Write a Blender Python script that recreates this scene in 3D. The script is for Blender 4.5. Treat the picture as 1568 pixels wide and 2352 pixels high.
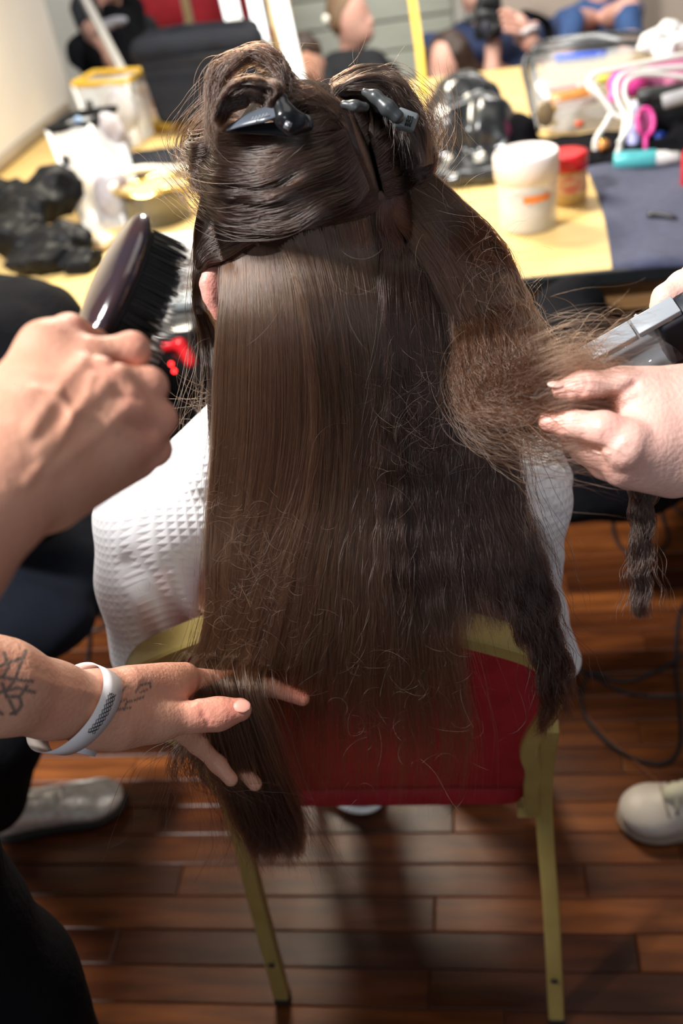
import bpy, math, random
import numpy as np
from math import radians, sin, cos, pi
from mathutils import Vector, Matrix

for _o in list(bpy.data.objects):
    bpy.data.objects.remove(_o)
SC = bpy.context.scene
COL = SC.collection
rng = np.random.default_rng(7)
random.seed(7)

# ------------------------------------------------------------------ camera
# room axes: floor planks and table run along X, the table stands beyond (+Y), metres
FPX = 2287.0
PITCH, ROLL, YAW, CH = radians(35), radians(10), radians(11.4), 1.58
Cc = np.array([0.0, 0.0, CH])
_h = np.array([-sin(YAW), cos(YAW), 0.0]); _z = np.array([0.0, 0.0, 1.0]); _r0 = np.array([cos(YAW), sin(YAW), 0.0])
Fv = _h * cos(PITCH) - _z * sin(PITCH)
_u0 = _h * sin(PITCH) + _z * cos(PITCH)
Rv = _r0 * cos(ROLL) - _u0 * sin(ROLL)
Uv = _u0 * cos(ROLL) + _r0 * sin(ROLL)
cam = bpy.data.cameras.new('camera'); camo = bpy.data.objects.new('view_camera', cam); COL.objects.link(camo)
camo.matrix_world = Matrix(((Rv[0], Uv[0], -Fv[0], 0), (Rv[1], Uv[1], -Fv[1], 0), (Rv[2], Uv[2], -Fv[2], CH), (0, 0, 0, 1)))
cam.sensor_fit = 'VERTICAL'; cam.sensor_height = 36.0; cam.lens = 36.0 * FPX / 2352.0
cam.clip_start = 0.05
cam.dof.use_dof = True; cam.dof.focus_distance = 0.90; cam.dof.aperture_fstop = 3.5
SC.camera = camo

def ray(x, y): return Fv + Rv * (x - 784) / FPX - Uv * (y - 1176) / FPX
def P(x, y, d): return Cc + ray(x, y) * d                      # a point of the room at distance d along the view
def G(x, y, z=0.0):
    q = ray(x, y); return Cc + q * ((z - CH) / q[2])            # where a sight line meets a level surface
def YP(x, y, Yv):
    q = ray(x, y); return Cc + q * (Yv / q[1])
def S(px, d): return px * d / FPX

# ------------------------------------------------------------------ world, lights, exposure
w = bpy.data.worlds.new('world'); SC.world = w; w.use_nodes = True
w.node_tree.nodes['Background'].inputs[0].default_value = (0.80, 0.88, 1.0, 1)
w.node_tree.nodes['Background'].inputs[1].default_value = 0.11
SC.view_settings.view_transform = 'Standard'; SC.view_settings.look = 'None'
SC.view_settings.exposure = 0.0; SC.view_settings.gamma = 1.0; SC.view_settings.use_curve_mapping = False
SC.cycles.max_bounces = 7; SC.cycles.transparent_max_bounces = 24

def area(name, loc, to, size, power, col, sy=None):
    l = bpy.data.lights.new(name, 'AREA'); l.energy = power; l.color = col; l.size = size
    if sy: l.shape = 'RECTANGLE'; l.size_y = sy
    o = bpy.data.objects.new(name, l); COL.objects.link(o); o.location = loc
    o.rotation_euler = (Vector(to) - Vector(loc)).to_track_quat('-Z', 'Y').to_euler(); return o
area('key_lamp', (-2.3, -0.30, 4.2), (-0.15, 0.95, 1.0), 0.5, 350, (1.0, 0.98, 0.96))
area('cool_fill_lamp', (0.0, -0.90, 1.80), (-0.20, 0.85, 1.15), 0.30, 6.0, (0.80, 0.90, 1.0))
area('table_lamp', (-0.75, 3.0, 2.15), (-0.2, 2.2, 0.75), 0.5, 62, (1.0, 0.90, 0.72))
area('overhead_fill', (0.6, 1.2, 3.3), (0.0, 1.2, 0.0), 1.6, 13, (1.0, 0.93, 0.85))  # unseen soft overhead fill, added as weak warm ambient light
area('rear_room_lamp', (0.3, 4.3, 2.8), (-0.2, 5.2, 0.6), 1.2, 60, (1.0, 0.96, 0.9))

# ------------------------------------------------------------------ materials
def mat(name, col, rough=0.6, metal=0.0, var=None, scale=8.0, bump=0.0, bscale=60.0, alpha=1.0, trans=0.0,
        emit=0.0, coat=0.0, spec=0.5, sub=0.0, stretch=(1, 1, 1), detail=3.0, ior=1.45, sheen=0.0, attr=None, attrcol=None):
    m = bpy.data.materials.new(name); m.use_nodes = True
    nt = m.node_tree; N = nt.nodes; L = nt.links; b = N['Principled BSDF']
    b.inputs['Roughness'].default_value = rough; b.inputs['Metallic'].default_value = metal
    b.inputs['Specular IOR Level'].default_value = spec; b.inputs['IOR'].default_value = ior
    b.inputs['Coat Weight'].default_value = coat; b.inputs['Coat Roughness'].default_value = 0.15
    b.inputs['Transmission Weight'].default_value = trans; b.inputs['Alpha'].default_value = alpha
    b.inputs['Sheen Weight'].default_value = sheen
    if sub:
        b.inputs['Subsurface Weight'].default_value = sub; b.inputs['Subsurface Scale'].default_value = 0.01
        b.inputs['Subsurface Radius'].default_value = (1.0, 0.35, 0.2)
    tc = N.new('ShaderNodeTexCoord'); mp = N.new('ShaderNodeMapping'); L.new(tc.outputs['Object'], mp.inputs[0])
    mp.inputs['Scale'].default_value = stretch
    nz = N.new('ShaderNodeTexNoise'); nz.inputs['Scale'].default_value = scale; nz.inputs['Detail'].default_value = detail
    L.new(mp.outputs[0], nz.inputs[0])
    cr = N.new('ShaderNodeValToRGB'); L.new(nz.outputs[0], cr.inputs[0])
    c2 = var if var else tuple(c * 0.86 for c in col)
    cr.color_ramp.elements[0].position = 0.35; cr.color_ramp.elements[1].position = 0.65
    cr.color_ramp.elements[0].color = (*c2, 1); cr.color_ramp.elements[1].color = (*col, 1)
    out = cr.outputs[0]
    if attr:
        for an, ac in (attr if isinstance(attr, list) else [(attr, attrcol)]):
            at = N.new('ShaderNodeAttribute'); at.attribute_name = an
            mx = N.new('ShaderNodeMix'); mx.data_type = 'RGBA'
            L.new(at.outputs['Fac'], mx.inputs[0]); L.new(out, mx.inputs[6]); mx.inputs[7].default_value = (*ac, 1)
            out = mx.outputs[2]
    L.new(out, b.inputs['Base Color'])
    if emit:
        b.inputs['Emission Color'].default_value = (*col, 1); b.inputs['Emission Strength'].default_value = emit
    if bump:
        n2 = N.new('ShaderNodeTexNoise'); n2.inputs['Scale'].default_value = bscale; n2.inputs['Detail'].default_value = 4
        L.new(mp.outputs[0], n2.inputs[0])
        bp = N.new('ShaderNodeBump'); bp.inputs['Strength'].default_value = bump; bp.inputs['Distance'].default_value = 0.004
        L.new(n2.outputs[0], bp.inputs['Height']); L.new(bp.outputs[0], b.inputs['Normal'])
    return m

SKIN_A = mat('tanned_skin', (0.62, 0.32, 0.215), 0.48, var=(0.55, 0.25, 0.165), scale=22, bump=0.25, bscale=260, sub=0.12,
             attr=[('red', (0.60, 0.19, 0.14)), ('ink', (0.055, 0.065, 0.06))])
SKIN_P = mat('pale_skin', (0.80, 0.50, 0.42), 0.45, var=(0.74, 0.42, 0.35), scale=25, bump=0.25, bscale=260, sub=0.12,
             attr=[('red', (0.70, 0.27, 0.22)), ('ink', (0.05, 0.06, 0.06))])
SKIN_B = mat('far_skin', (0.74, 0.43, 0.34), 0.5, var=(0.66, 0.35, 0.27), scale=14)
BLACK = mat('black_cloth', (0.006, 0.006, 0.008), 0.9, bump=0.5, bscale=90, spec=0.10)
BLACKC = mat('charcoal_canvas', (0.010, 0.012, 0.019), 0.75, var=(0.006, 0.007, 0.011), bump=0.4, bscale=300, spec=0.2)
SATIN = mat('black_satin', (0.005, 0.0055, 0.007), 0.5, bump=0.2, bscale=25, spec=0.18)
VINYL = mat('black_shiny_vinyl', (0.018, 0.020, 0.022), 0.24, bump=0.6, bscale=14, spec=0.7, coat=0.3)
PLAST = mat('black_plastic', (0.012, 0.013, 0.015), 0.22, spec=0.6)
GREYP = mat('grey_plastic', (0.30, 0.33, 0.36), 0.35)
DGREY = mat('dark_grey_plastic', (0.045, 0.05, 0.052), 0.35)
GOLD = mat('gold_paint', (0.50, 0.39, 0.13), 0.36, metal=0.25, var=(0.43, 0.32, 0.10), scale=14, bump=0.12, bscale=120)
REDV = mat('red_upholstery', (0.40, 0.012, 0.022), 0.62, var=(0.33, 0.008, 0.015), scale=30, bump=0.4, bscale=500)
WOODT = mat('pale_table_wood', (0.80, 0.58, 0.24), 0.35, var=(0.72, 0.49, 0.18), scale=6, stretch=(1, 9, 9), bump=0.1)
WOODB = mat('brown_apron_wood', (0.22, 0.11, 0.05), 0.5, var=(0.12, 0.055, 0.025), scale=5, stretch=(1, 10, 14), bump=0.2)
EDGE = mat('black_edge_band', (0.012, 0.014, 0.016), 0.4)
WHITE = mat('white_plastic', (0.85, 0.85, 0.84), 0.4)
BOARD = mat('cream_board', (0.76, 0.73, 0.68), 0.6, var=(0.70, 0.66, 0.60), scale=1.5)
TUBE = mat('lit_tube', (0.92, 0.97, 1.0), 0.4, emit=1.2)
TOWEL = mat('white_terry', (0.86, 0.84, 0.82), 0.95, bump=1.0, bscale=380)
NAVY = mat('navy_terry', (0.050, 0.058, 0.120), 0.95, var=(0.034, 0.040, 0.085), scale=45, bump=1.0, bscale=330, sheen=0.15)
CLEAR = mat('clear_vinyl', (0.50, 0.53, 0.56), 0.12, alpha=0.17, bump=0.5, bscale=16, spec=0.8)
SMOKY = mat('smoky_clear_vinyl', (0.16, 0.17, 0.18), 0.12, alpha=0.42, bump=0.5, bscale=16, spec=0.8)
MILKY = mat('milky_vinyl', (0.74, 0.77, 0.82), 0.2, alpha=0.42, bump=0.5, bscale=16, spec=0.7)
FROST = mat('frosted_plastic', (0.84, 0.82, 0.80), 0.4, alpha=0.62)
REDP = mat('red_plastic', (0.62, 0.016, 0.022), 0.25)
AMBER = mat('amber_gel', (0.80, 0.56, 0.20), 0.3, alpha=0.7)
ORANGE = mat('orange_print', (0.85, 0.24, 0.05), 0.5)
TEAL = mat('turquoise_plastic', (0.10, 0.50, 0.54), 0.28)
PINK = mat('pink_plastic', (0.85, 0.07, 0.38), 0.3)
MAGEN = mat('plum_cloth', (0.38, 0.11, 0.22), 0.7)
YELLOW = mat('yellow_trim', (0.74, 0.46, 0.05), 0.45)
CREAM = mat('cream_puff', (0.80, 0.68, 0.52), 0.9)
BLUE = mat('blue_plastic', (0.03, 0.10, 0.62), 0.4)
LILAC = mat('lilac_plastic', (0.36, 0.38, 0.70), 0.4)
BRASS = mat('amber_plastic', (0.60, 0.26, 0.07), 0.25, var=(0.42, 0.15, 0.03), scale=20)
GLASSD = mat('dark_glass', (0.10, 0.095, 0.07), 0.1, alpha=0.8, spec=0.9)
SILVER = mat('silver_leather', (0.92, 0.90, 0.84), 0.26, metal=0.3, var=(0.72, 0.69, 0.62), scale=60, bump=0.3, bscale=120)
CREAML = mat('cream_leather', (0.62, 0.55, 0.48), 0.45, bump=0.2, bscale=150)
SOLE = mat('dark_rubber', (0.03, 0.025, 0.022), 0.7)
NAVYS = mat('navy_cotton', (0.020, 0.036, 0.100), 0.8, var=(0.014, 0.025, 0.07), scale=9)
BLUES = mat('blue_denim', (0.035, 0.085, 0.22), 0.75, var=(0.022, 0.055, 0.15), scale=12)
TEEBK = mat('black_tee', (0.018, 0.019, 0.022), 0.8, spec=0.3)
CABLE = mat('black_rubber', (0.015, 0.016, 0.018), 0.45)
LACE = mat('cream_lace', (0.70, 0.66, 0.50), 0.8)
LEDR = mat('red_led', (1.0, 0.02, 0.02), 0.4, emit=6.0)
WALLM = mat('cream_wall', (0.66, 0.64, 0.57), 0.7, var=(0.60, 0.575, 0.50), scale=2)
SIDING = mat('sage_board', (0.55, 0.57, 0.48), 0.55, var=(0.50, 0.52, 0.43), scale=3, stretch=(1, 1, 6))
BEIGE = mat('beige_panel', (0.52, 0.43, 0.35), 0.6, var=(0.48, 0.39, 0.32), scale=2)
HAIRF = mat('far_hair', (0.055, 0.030, 0.020), 0.45, var=(0.028, 0.015, 0.010), scale=40, stretch=(3, 3, 0.5), bump=0.5, bscale=80)
SANDY = mat('sandy_hair', (0.24, 0.15, 0.085), 0.6, bump=0.4)
HCORE = mat('hair_underlayer', (0.022, 0.011, 0.007), 0.85, spec=0.15, var=(0.018, 0.010, 0.007), scale=60, stretch=(6, 1, 1), bump=0.3, attr='part', attrcol=(0.40, 0.24, 0.17))

# ------------------------------------------------------------------ object helpers
def tag(o, label, cat=None, group=None, kind=None):
    if label: o['label'] = label
    if cat: o['category'] = cat
    if group: o['group'] = group
    if kind: o['kind'] = kind
    return o
def thing(name, label, cat, loc=(0, 0, 0), group=None):
    o = bpy.data.objects.new(name, None); COL.objects.link(o); o.location = tuple(loc)
    o.empty_display_size = 0.05
    return tag(o, label, cat, group)
def link(name, me, m, parent=None, label=None, smooth=True):
    o = bpy.data.objects.new(name, me); COL.objects.link(o)
    if m is not None and not me.materials: me.materials.append(m)
    if smooth: me.shade_smooth()
    if parent is not None:
        o.parent = parent; o.matrix_parent_inverse = Matrix.Translation(parent.matrix_world.translation if False else parent.location).inverted()
    if label: o['label'] = label
    return o
def mesh(name, v, f, m, parent=None, label=None, smooth=True):
    me = bpy.data.meshes.new(name)
    v = np.asarray(v, float); me.from_pydata(v.tolist(), [], [tuple(int(i) for i in q) for q in f]); me.update()
    return link(name, me, m, parent, label, smooth)

class MB:
    def __init__(s): s.v = []; s.f = []; s.n = 0
    def add(s, v, f):
        s.v.append(np.asarray(v, float)); s.f += [tuple(i + s.n for i in q) for q in f]; s.n += len(v); return s
    def box(s, c, half, M=None):
        c = np.asarray(c, float); h = np.asarray(half, float)
        q = np.array([[x, y, z] for x in (-1, 1) for y in (-1, 1) for z in (-1, 1)], float) * h
        if M is not None: q = q @ np.asarray(M).T
        return s.add(q + c, [(0, 1, 3, 2), (4, 6, 7, 5), (0, 4, 5, 1), (2, 3, 7, 6), (0, 2, 6, 4), (1, 5, 7, 3)])
    def tube(s, pts, r, n=8, cap=True, flat=1.0, up=None):
        pts = np.asarray(pts, float); K = len(pts)
        r = np.broadcast_to(np.asarray(r, float), (K,))
        T = np.gradient(pts, axis=0); T /= np.linalg.norm(T, axis=1)[:, None] + 1e-12
        u = np.asarray(up if up is not None else ([0, 0, 1] if abs(T[0][2]) < 0.9 else [1, 0, 0]), float)
        V = []
        for k in range(K):
            u = u - T[k] * (u @ T[k]); u /= np.linalg.norm(u) + 1e-12
            b = np.cross(T[k], u)
            for j in range(n):
                a = 2 * pi * (j + 0.5) / n
                V.append(pts[k] + r[k] * (cos(a) * u * flat + sin(a) * b))
        F = [(k * n + j, k * n + (j + 1) % n, (k + 1) * n + (j + 1) % n, (k + 1) * n + j) for k in range(K - 1) for j in range(n)]
        if cap: F += [tuple(range(n))[::-1], tuple((K - 1) * n + j for j in range(n))]
        return s.add(V, F)
    def lathe(s, c, prof, n=32, axis=None):
        # prof: (radius, height) list; axis: 3x3 matrix columns x,y,z
        M = np.eye(3) if axis is None else np.asarray(axis)
        V = [M @ np.array([r * cos(2 * pi * j / n), r * sin(2 * pi * j / n), z]) + np.asarray(c, float) for r, z in prof for j in range(n)]
        F = [(k * n + j, k * n + (j + 1) % n, (k + 1) * n + (j + 1) % n, (k + 1) * n + j) for k in range(len(prof) - 1) for j in range(n)]
        return s.add(V, F)
    def ball(s, c, r, n=14):
        prof = [(max(1e-4, sin(pi * i / n)), -cos(pi * i / n)) for i in range(n + 1)]
        r = np.broadcast_to(np.asarray(r, float), (3,))
        V = [np.array([p * cos(2 * pi * j / (2 * n)), p * sin(2 * pi * j / (2 * n)), z]) * r + np.asarray(c, float) for p, z in prof for j in range(2 * n)]
        m = 2 * n
        F = [(k * m + j, k * m + (j + 1) % m, (k + 1) * m + (j + 1) % m, (k + 1) * m + j) for k in range(n) for j in range(m)]
        return s.add(V, F)
    def build(s, name, m, parent=None, label=None, smooth=True, bevel=0.0, sub=0):
        o = mesh(name, np.concatenate(s.v), s.f, m, parent, label, smooth)
        if bevel:
            b = o.modifiers.new('bevel', 'BEVEL'); b.width = bevel; b.segments = 2; b.limit_method = 'ANGLE'
        if sub:
            q = o.modifiers.new('sub', 'SUBSURF'); q.levels = sub; q.render_levels = sub
        if not smooth or bevel:
            pass
        return o
def frame_to(zdir, xhint=(1, 0, 0)):
    z = np.asarray(zdir, float); z = z / np.linalg.norm(z)
    x = np.asarray(xhint, float); x = x - z * (x @ z); x /= np.linalg.norm(x)
    return np.stack([x, np.cross(z, x), z], 1)
def spline(pts, n):
    pts = np.asarray(pts, float); K = len(pts)
    t = np.linspace(0, K - 1, n); i = np.clip(t.astype(int), 0, K - 2); u = (t - i)[:, None]
    a = pts[np.clip(i - 1, 0, K - 1)]; b = pts[i]; c = pts[i + 1]; d = pts[np.clip(i + 2, 0, K - 1)]
    return 0.5 * ((2 * b) + (-a + c) * u + (2 * a - 5 * b + 4 * c - d) * u ** 2 + (-a + 3 * b - 3 * c + d) * u ** 3)

# ------------------------------------------------------------------ soft solids: signed distances meshed by surface nets
class Soft:
    def __init__(s): s.p = []; s.post = []
    def cap(s, a, b, ra, rb=None, k=0.008, sub=False):
        s.p.append(('c', np.asarray(a, float), np.asarray(b, float), ra, ra if rb is None else rb, k, sub)); return s
    def chain(s, pts, k=0.008, sub=False):       # pts: (point, radius)
        for (a, ra), (b, rb) in zip(pts[:-1], pts[1:]): s.cap(a, b, ra, rb, k, sub)
        return s
    def ell(s, c, r, M=None, k=0.008, sub=False):
        s.p.append(('e', np.asarray(c, float), np.asarray(r, float), np.eye(3) if M is None else np.asarray(M), 0, k, sub)); return s
    def box(s, c, half, rnd=0.005, M=None, k=0.004, sub=False):
        s.p.append(('b', np.asarray(c, float), np.asarray(half, float), np.eye(3) if M is None else np.asarray(M), rnd, k, sub)); return s
    def line(s, pxpts, amp, wpx):                # a ridge (amp > 0) or crease (amp < 0) along a line seen from the camera side
        s.post.append((np.asarray(pxpts, float), amp, wpx)); return s
    def bounds(s):
        lo = np.full(3, 1e9); hi = -lo
        for q in s.p:
            if q[6]: continue
            if q[0] == 'c':
                for c, r in ((q[1], q[3]), (q[2], q[4])): lo = np.minimum(lo, c - r); hi = np.maximum(hi, c + r)
            else:
                r = np.abs(q[3]) @ q[2]; lo = np.minimum(lo, q[1] - r); hi = np.maximum(hi, q[1] + r)
        return lo - 0.02, hi + 0.02
    def __call__(s, X):
        X = X.astype(np.float32); D = None
        for q in s.p:
            if q[0] == 'c':
                a, b = q[1].astype(np.float32), q[2].astype(np.float32); ab = b - a; L2 = float(ab @ ab) + 1e-12
                t = np.clip(((X - a) @ ab) / L2, 0, 1)
                d = np.linalg.norm(X - a - t[:, None] * ab, axis=1) - (q[3] + (q[4] - q[3]) * t)
            elif q[0] == 'e':
                Y = (X - q[1].astype(np.float32)) @ q[3].astype(np.float32)
                k0 = np.linalg.norm(Y / q[2], axis=1); k1 = np.linalg.norm(Y / q[2] ** 2, axis=1) + 1e-9
                d = k0 * (k0 - 1) / k1
            else:
                Y = np.abs((X - q[1].astype(np.float32)) @ q[3].astype(np.float32)) - (q[2] - q[4])
                d = np.linalg.norm(np.maximum(Y, 0), axis=1) + np.minimum(Y.max(1), 0) - q[4]
            k = q[5]
            if D is None: D = d; continue
            if q[6]:
                d = -d; h = np.clip(0.5 - 0.5 * (d - D) / k, 0, 1); D = d * (1 - h) + D * h if False else np.maximum(D, d) + 0.25 * k * np.maximum(1 - np.abs(D - d) / k, 0) ** 2
            else:
                D = np.minimum(D, d) - 0.25 * k * np.maximum(1 - np.abs(D - d) / k, 0) ** 2
        if s.post:
            V = X - Cc; dd = V @ Fv; ux = 784 + FPX * (V @ Rv) / dd; uy = 1176 - FPX * (V @ Uv) / dd
            Q = np.stack([ux, uy], 1)
            for pts, amp, wpx in s.post:
                m = np.full(len(X), 1e9)
                for a, b in zip(pts[:-1], pts[1:]):
                    ab = b - a; t = np.clip(((Q - a) @ ab) / (ab @ ab), 0, 1)
                    m = np.minimum(m, np.linalg.norm(Q - a - t[:, None] * ab, axis=1))
                D = D - amp * np.exp(-(m / wpx) ** 2)
        return D
def surface_nets(fn, lo, hi, h):
    B = 4
    n = np.ceil((np.asarray(hi) - lo) / h / B).astype(int) * B + 1
    nb = (n - 1) // B
    ci = np.stack(np.meshgrid(*[np.arange(k) for k in nb], indexing='ij'), -1).reshape(-1, 3)
    D = fn(lo + (ci + 0.5) * B * h)
    V = np.repeat(np.repeat(np.repeat(D.reshape(nb), B, 0), B, 1), B, 2)
    V = np.pad(V, ((0, 1),) * 3, mode='edge').astype(np.float32)
    act = ci[np.abs(D) < B * h * 1.25 + 0.004]
    g = np.stack(np.meshgrid(*[np.arange(B + 1)] * 3, indexing='ij'), -1).reshape(-1, 3)
    idx = (act[:, None] * B + g[None]).reshape(-1, 3)
    flat = np.unique(np.ravel_multi_index(idx.T, n))
    I = np.stack(np.unravel_index(flat, n), 1)
    out = np.empty(len(I), np.float32)
    for a in range(0, len(I), 400000): out[a:a + 400000] = fn(lo + I[a:a + 400000] * h)
    V.reshape(-1)[flat] = out
    cells = []; pos = []; quads = []
    for ax in range(3):
        o1, o2 = (ax + 1) % 3, (ax + 2) % 3
        s0 = [slice(1, -1)] * 3; s1 = [slice(1, -1)] * 3
        s0[ax] = slice(0, -1); s1[ax] = slice(1, None)
        A, Bv = V[tuple(s0)], V[tuple(s1)]
        e = np.argwhere((A < 0) != (Bv < 0))
        if not len(e): continue
        a = A[tuple(e.T)]; b = Bv[tuple(e.T)]
        base = e.copy(); base[:, o1] += 1; base[:, o2] += 1
        pt = base.astype(float); pt[:, ax] += a / (a - b)
        c4 = []
        for d1, d2 in ((0, 0), (-1, 0), (-1, -1), (0, -1)):
            c = base.copy(); c[:, o1] += d1; c[:, o2] += d2
            c4.append(np.ravel_multi_index(c.T, n)); pos.append(pt)
        c4 = np.stack(c4, 1); flip = (a >= 0)
        c4[flip] = c4[flip][:, ::-1]
        cells += [x for x in c4.T]; quads.append(c4)
        # the positions were appended in the unflipped order, every corner shares the same crossing point
    cells = np.concatenate(cells); pos = np.concatenate(pos); quads = np.concatenate(quads)
    u, inv = np.unique(cells, return_inverse=True)
    cnt = np.bincount(inv)
    vv = np.stack([np.bincount(inv, pos[:, i]) / cnt for i in range(3)], 1)
    return lo + vv * h, np.searchsorted(u, quads)
def soft(name, s, h, m, parent=None, label=None, disp=None, paint=None, extra=None):
    lo, hi = s.bounds()
    fn = s if disp is None else (lambda X: s(X) - disp(X))
    v, f = surface_nets(fn, lo, hi, h)
    if extra:
        for s2, h2 in extra:
            l2, hh2 = s2.bounds(); v2, f2 = surface_nets(s2, l2, hh2, h2); f = np.concatenate([f, f2 + len(v)]); v = np.concatenate([v, v2])
    me = bpy.data.meshes.new(name)
    me.vertices.add(len(v)); me.vertices.foreach_set('co', v.astype(np.float32).ravel())
    me.loops.add(len(f) * 4); me.loops.foreach_set('vertex_index', f.astype(np.int32).ravel())
    me.polygons.add(len(f)); me.polygons.foreach_set('loop_start', np.arange(0, len(f) * 4, 4, dtype=np.int32))
    me.update(calc_edges=True); me.validate()
    if paint:
        for an, fnn in paint.items():
            at = me.attributes.new(an, 'FLOAT', 'POINT'); at.data.foreach_set('value', fnn(v).astype(np.float32))
    return link(name, me, m, parent, label)
def near_lines(lines, rad, seg=True):
    def fn(v):
        V = v - Cc; dd = V @ Fv; Q = np.stack([784 + FPX * (V @ Rv) / dd, 1176 - FPX * (V @ Uv) / dd], 1)
        m = np.full(len(v), 1e9)
        for pts in lines:
            pts = np.asarray(pts, float)
            for a, b in zip(pts[:-1], pts[1:]):
                ab = b - a; t = np.clip(((Q - a) @ ab) / (ab @ ab + 1e-9), 0, 1)
                m = np.minimum(m, np.linalg.norm(Q - a - t[:, None] * ab, axis=1))
        return np.clip(1.5 - m / rad, 0, 1)
    return fn
def near_pts(pts, r):
    pts = [np.asarray(p, float) for p in pts]
    def fn(v):
        o = np.zeros(len(v))
        for p in pts: o = np.maximum(o, np.exp(-(np.linalg.norm(v - p, axis=1) / r) ** 2))
        return o * 0.85
    return fn
def folds(amp, fr, seed=0):
    g = np.random.default_rng(seed); K = g.normal(size=(5, 3)) * fr; ph = g.uniform(0, 6, 5)
    def fn(X):
        s = np.zeros(len(X), np.float32)
        for k, p in zip(K, ph):
            s += 1 - np.abs(np.sin(X @ k.astype(np.float32) + p + 1.3 * np.sin(X @ np.roll(k, 1).astype(np.float32) * 0.6)))
        return amp * (s / 5 - 0.35)
    return fn

# ================================================================== the setting
floor = MB().box((-0.1, 2.6, -0.03), (3.4, 4.0, 0.012)).build('floor', mat('floor_bed', (0.05, 0.022, 0.012), 0.6), smooth=False)
tag(floor, 'dark varnished strip floor of narrow brown hardwood planks', kind='structure')
def plank_mat():
    m = mat('varnished_plank', (0.150, 0.046, 0.013), 0.27, var=(0.065, 0.019, 0.007), scale=3.2, stretch=(1.5, 12, 12), detail=6, bump=0.10, bscale=40, spec=0.3)
    nt = m.node_tree; N = nt.nodes; L = nt.links; b = N['Principled BSDF']
    oi = N.new('ShaderNodeObjectInfo'); src = b.inputs['Base Color'].links[0].from_socket
    cr = N.new('ShaderNodeValToRGB'); L.new(oi.outputs['Random'], cr.inputs[0])
    cr.color_ramp.elements[0].color = (0.42, 0.36, 0.36, 1); cr.color_ramp.elements[1].color = (1.9, 1.9, 1.5, 1)
    e = cr.color_ramp.elements.new(0.5); e.color = (0.9, 0.85, 0.8, 1)
    mx = N.new('ShaderNodeMix'); mx.data_type = 'RGBA'; mx.blend_type = 'MULTIPLY'; mx.inputs[0].default_value = 1
    L.new(src, mx.inputs[6]); L.new(cr.outputs[0], mx.inputs[7]); L.new(mx.outputs[2], b.inputs['Base Color'])
    nz = N.new('ShaderNodeTexNoise'); nz.inputs['Scale'].default_value = 9; nz.inputs['Detail'].default_value = 6
    mr = N.new('ShaderNodeMapRange'); mr.inputs[3].default_value = 0.22; mr.inputs[4].default_value = 0.5
    tc = N.new('ShaderNodeTexCoord'); L.new(tc.outputs['Object'], nz.inputs[0]); L.new(nz.outputs[0], mr.inputs[0]); L.new(mr.outputs[0], b.inputs['Roughness'])
    return m
PLK = plank_mat()
PW = 0.0667
lens = [0.42, 0.58, 0.74, 0.9]
pm = []
for ln in lens:
    me = bpy.data.meshes.new('plank'); bm_ = MB(); a, bq = ln / 2 - 0.0006, PW / 2 - 0.0006; t = 0.0025
    V = [(-a, -bq, -0.016), (a, -bq, -0.016), (a, bq, -0.016), (-a, bq, -0.016), (-a, -bq, -0.0012), (a, -bq, -0.0012), (a, bq, -0.0012), (-a, bq, -0.0012),
         (-a + t, -bq + t, 0), (a - t, -bq + t, 0), (a - t, bq - t, 0), (-a + t, bq - t, 0)]
    F = [(0, 1, 5, 4), (1, 2, 6, 5), (2, 3, 7, 6), (3, 0, 4, 7), (4, 5, 9, 8), (5, 6, 10, 9), (6, 7, 11, 10), (7, 4, 8, 11), (8, 9, 10, 11)]
    me.from_pydata(V, [], F); me.materials.append(PLK); pm.append(me)
npl = 0
for row in range(29):
    y = 0.895 - 0.0667 * 5.5 + PW * row
    x = -1.75 - random.random() * 0.8
    xmax = 0.75 + 0.12 * row * 0.25
    while x < xmax:
        k = random.randrange(4); ln = lens[k]
        if x + ln > -1.6:
            o = bpy.data.objects.new('plank', pm[k]); COL.objects.link(o); o.parent = floor
            o.location = (x + ln / 2, y, random.uniform(-0.0006, 0.0004)); npl += 1
        x += ln
print('planks', npl)
wl = MB().box((-1.615, 2.78, 1.15), (0.02, 1.25, 1.15)).build('wall_left', BOARD, smooth=False); tag(wl, 'tall cream board standing along the left end of the table', kind='structure')
b1 = MB().box((-1.594, 3.0, 1.02), (0.002, 0.014, 0.02)).build('screw_plate', mat('pale_blue_mark', (0.42, 0.52, 0.66), 0.5), wl)
b1 = MB().box((-1.588, 2.95, 0.775), (0.008, 1.0, 0.02)).build('batten', mat('batten_wood', (0.40, 0.33, 0.25), 0.6), wl)
wb = MB().box((0.2, 6.3, 1.2), (3.6, 0.05, 1.5)).build('wall_back', WALLM, smooth=False); tag(wb, 'plain cream wall beyond the mirrors', kind='structure')
# horizontal pale boards on the back wall, seen in the yellow framed mirror
for k in range(9):
    z0 = -0.25 + k * 0.16
    o = MB().box((-0.75, 6.22, z0 + 0.078), (0.62, 0.022, 0.073)).build('board', SIDING, wb, smooth=False, bevel=0.006)
tag(MB().box((0.55, 5.6, 0.55), (0.52, 0.03, 1.2)).build('trim_1', BEIGE, smooth=False), 'plain beige partition panel behind the photographer', kind='structure')

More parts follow.
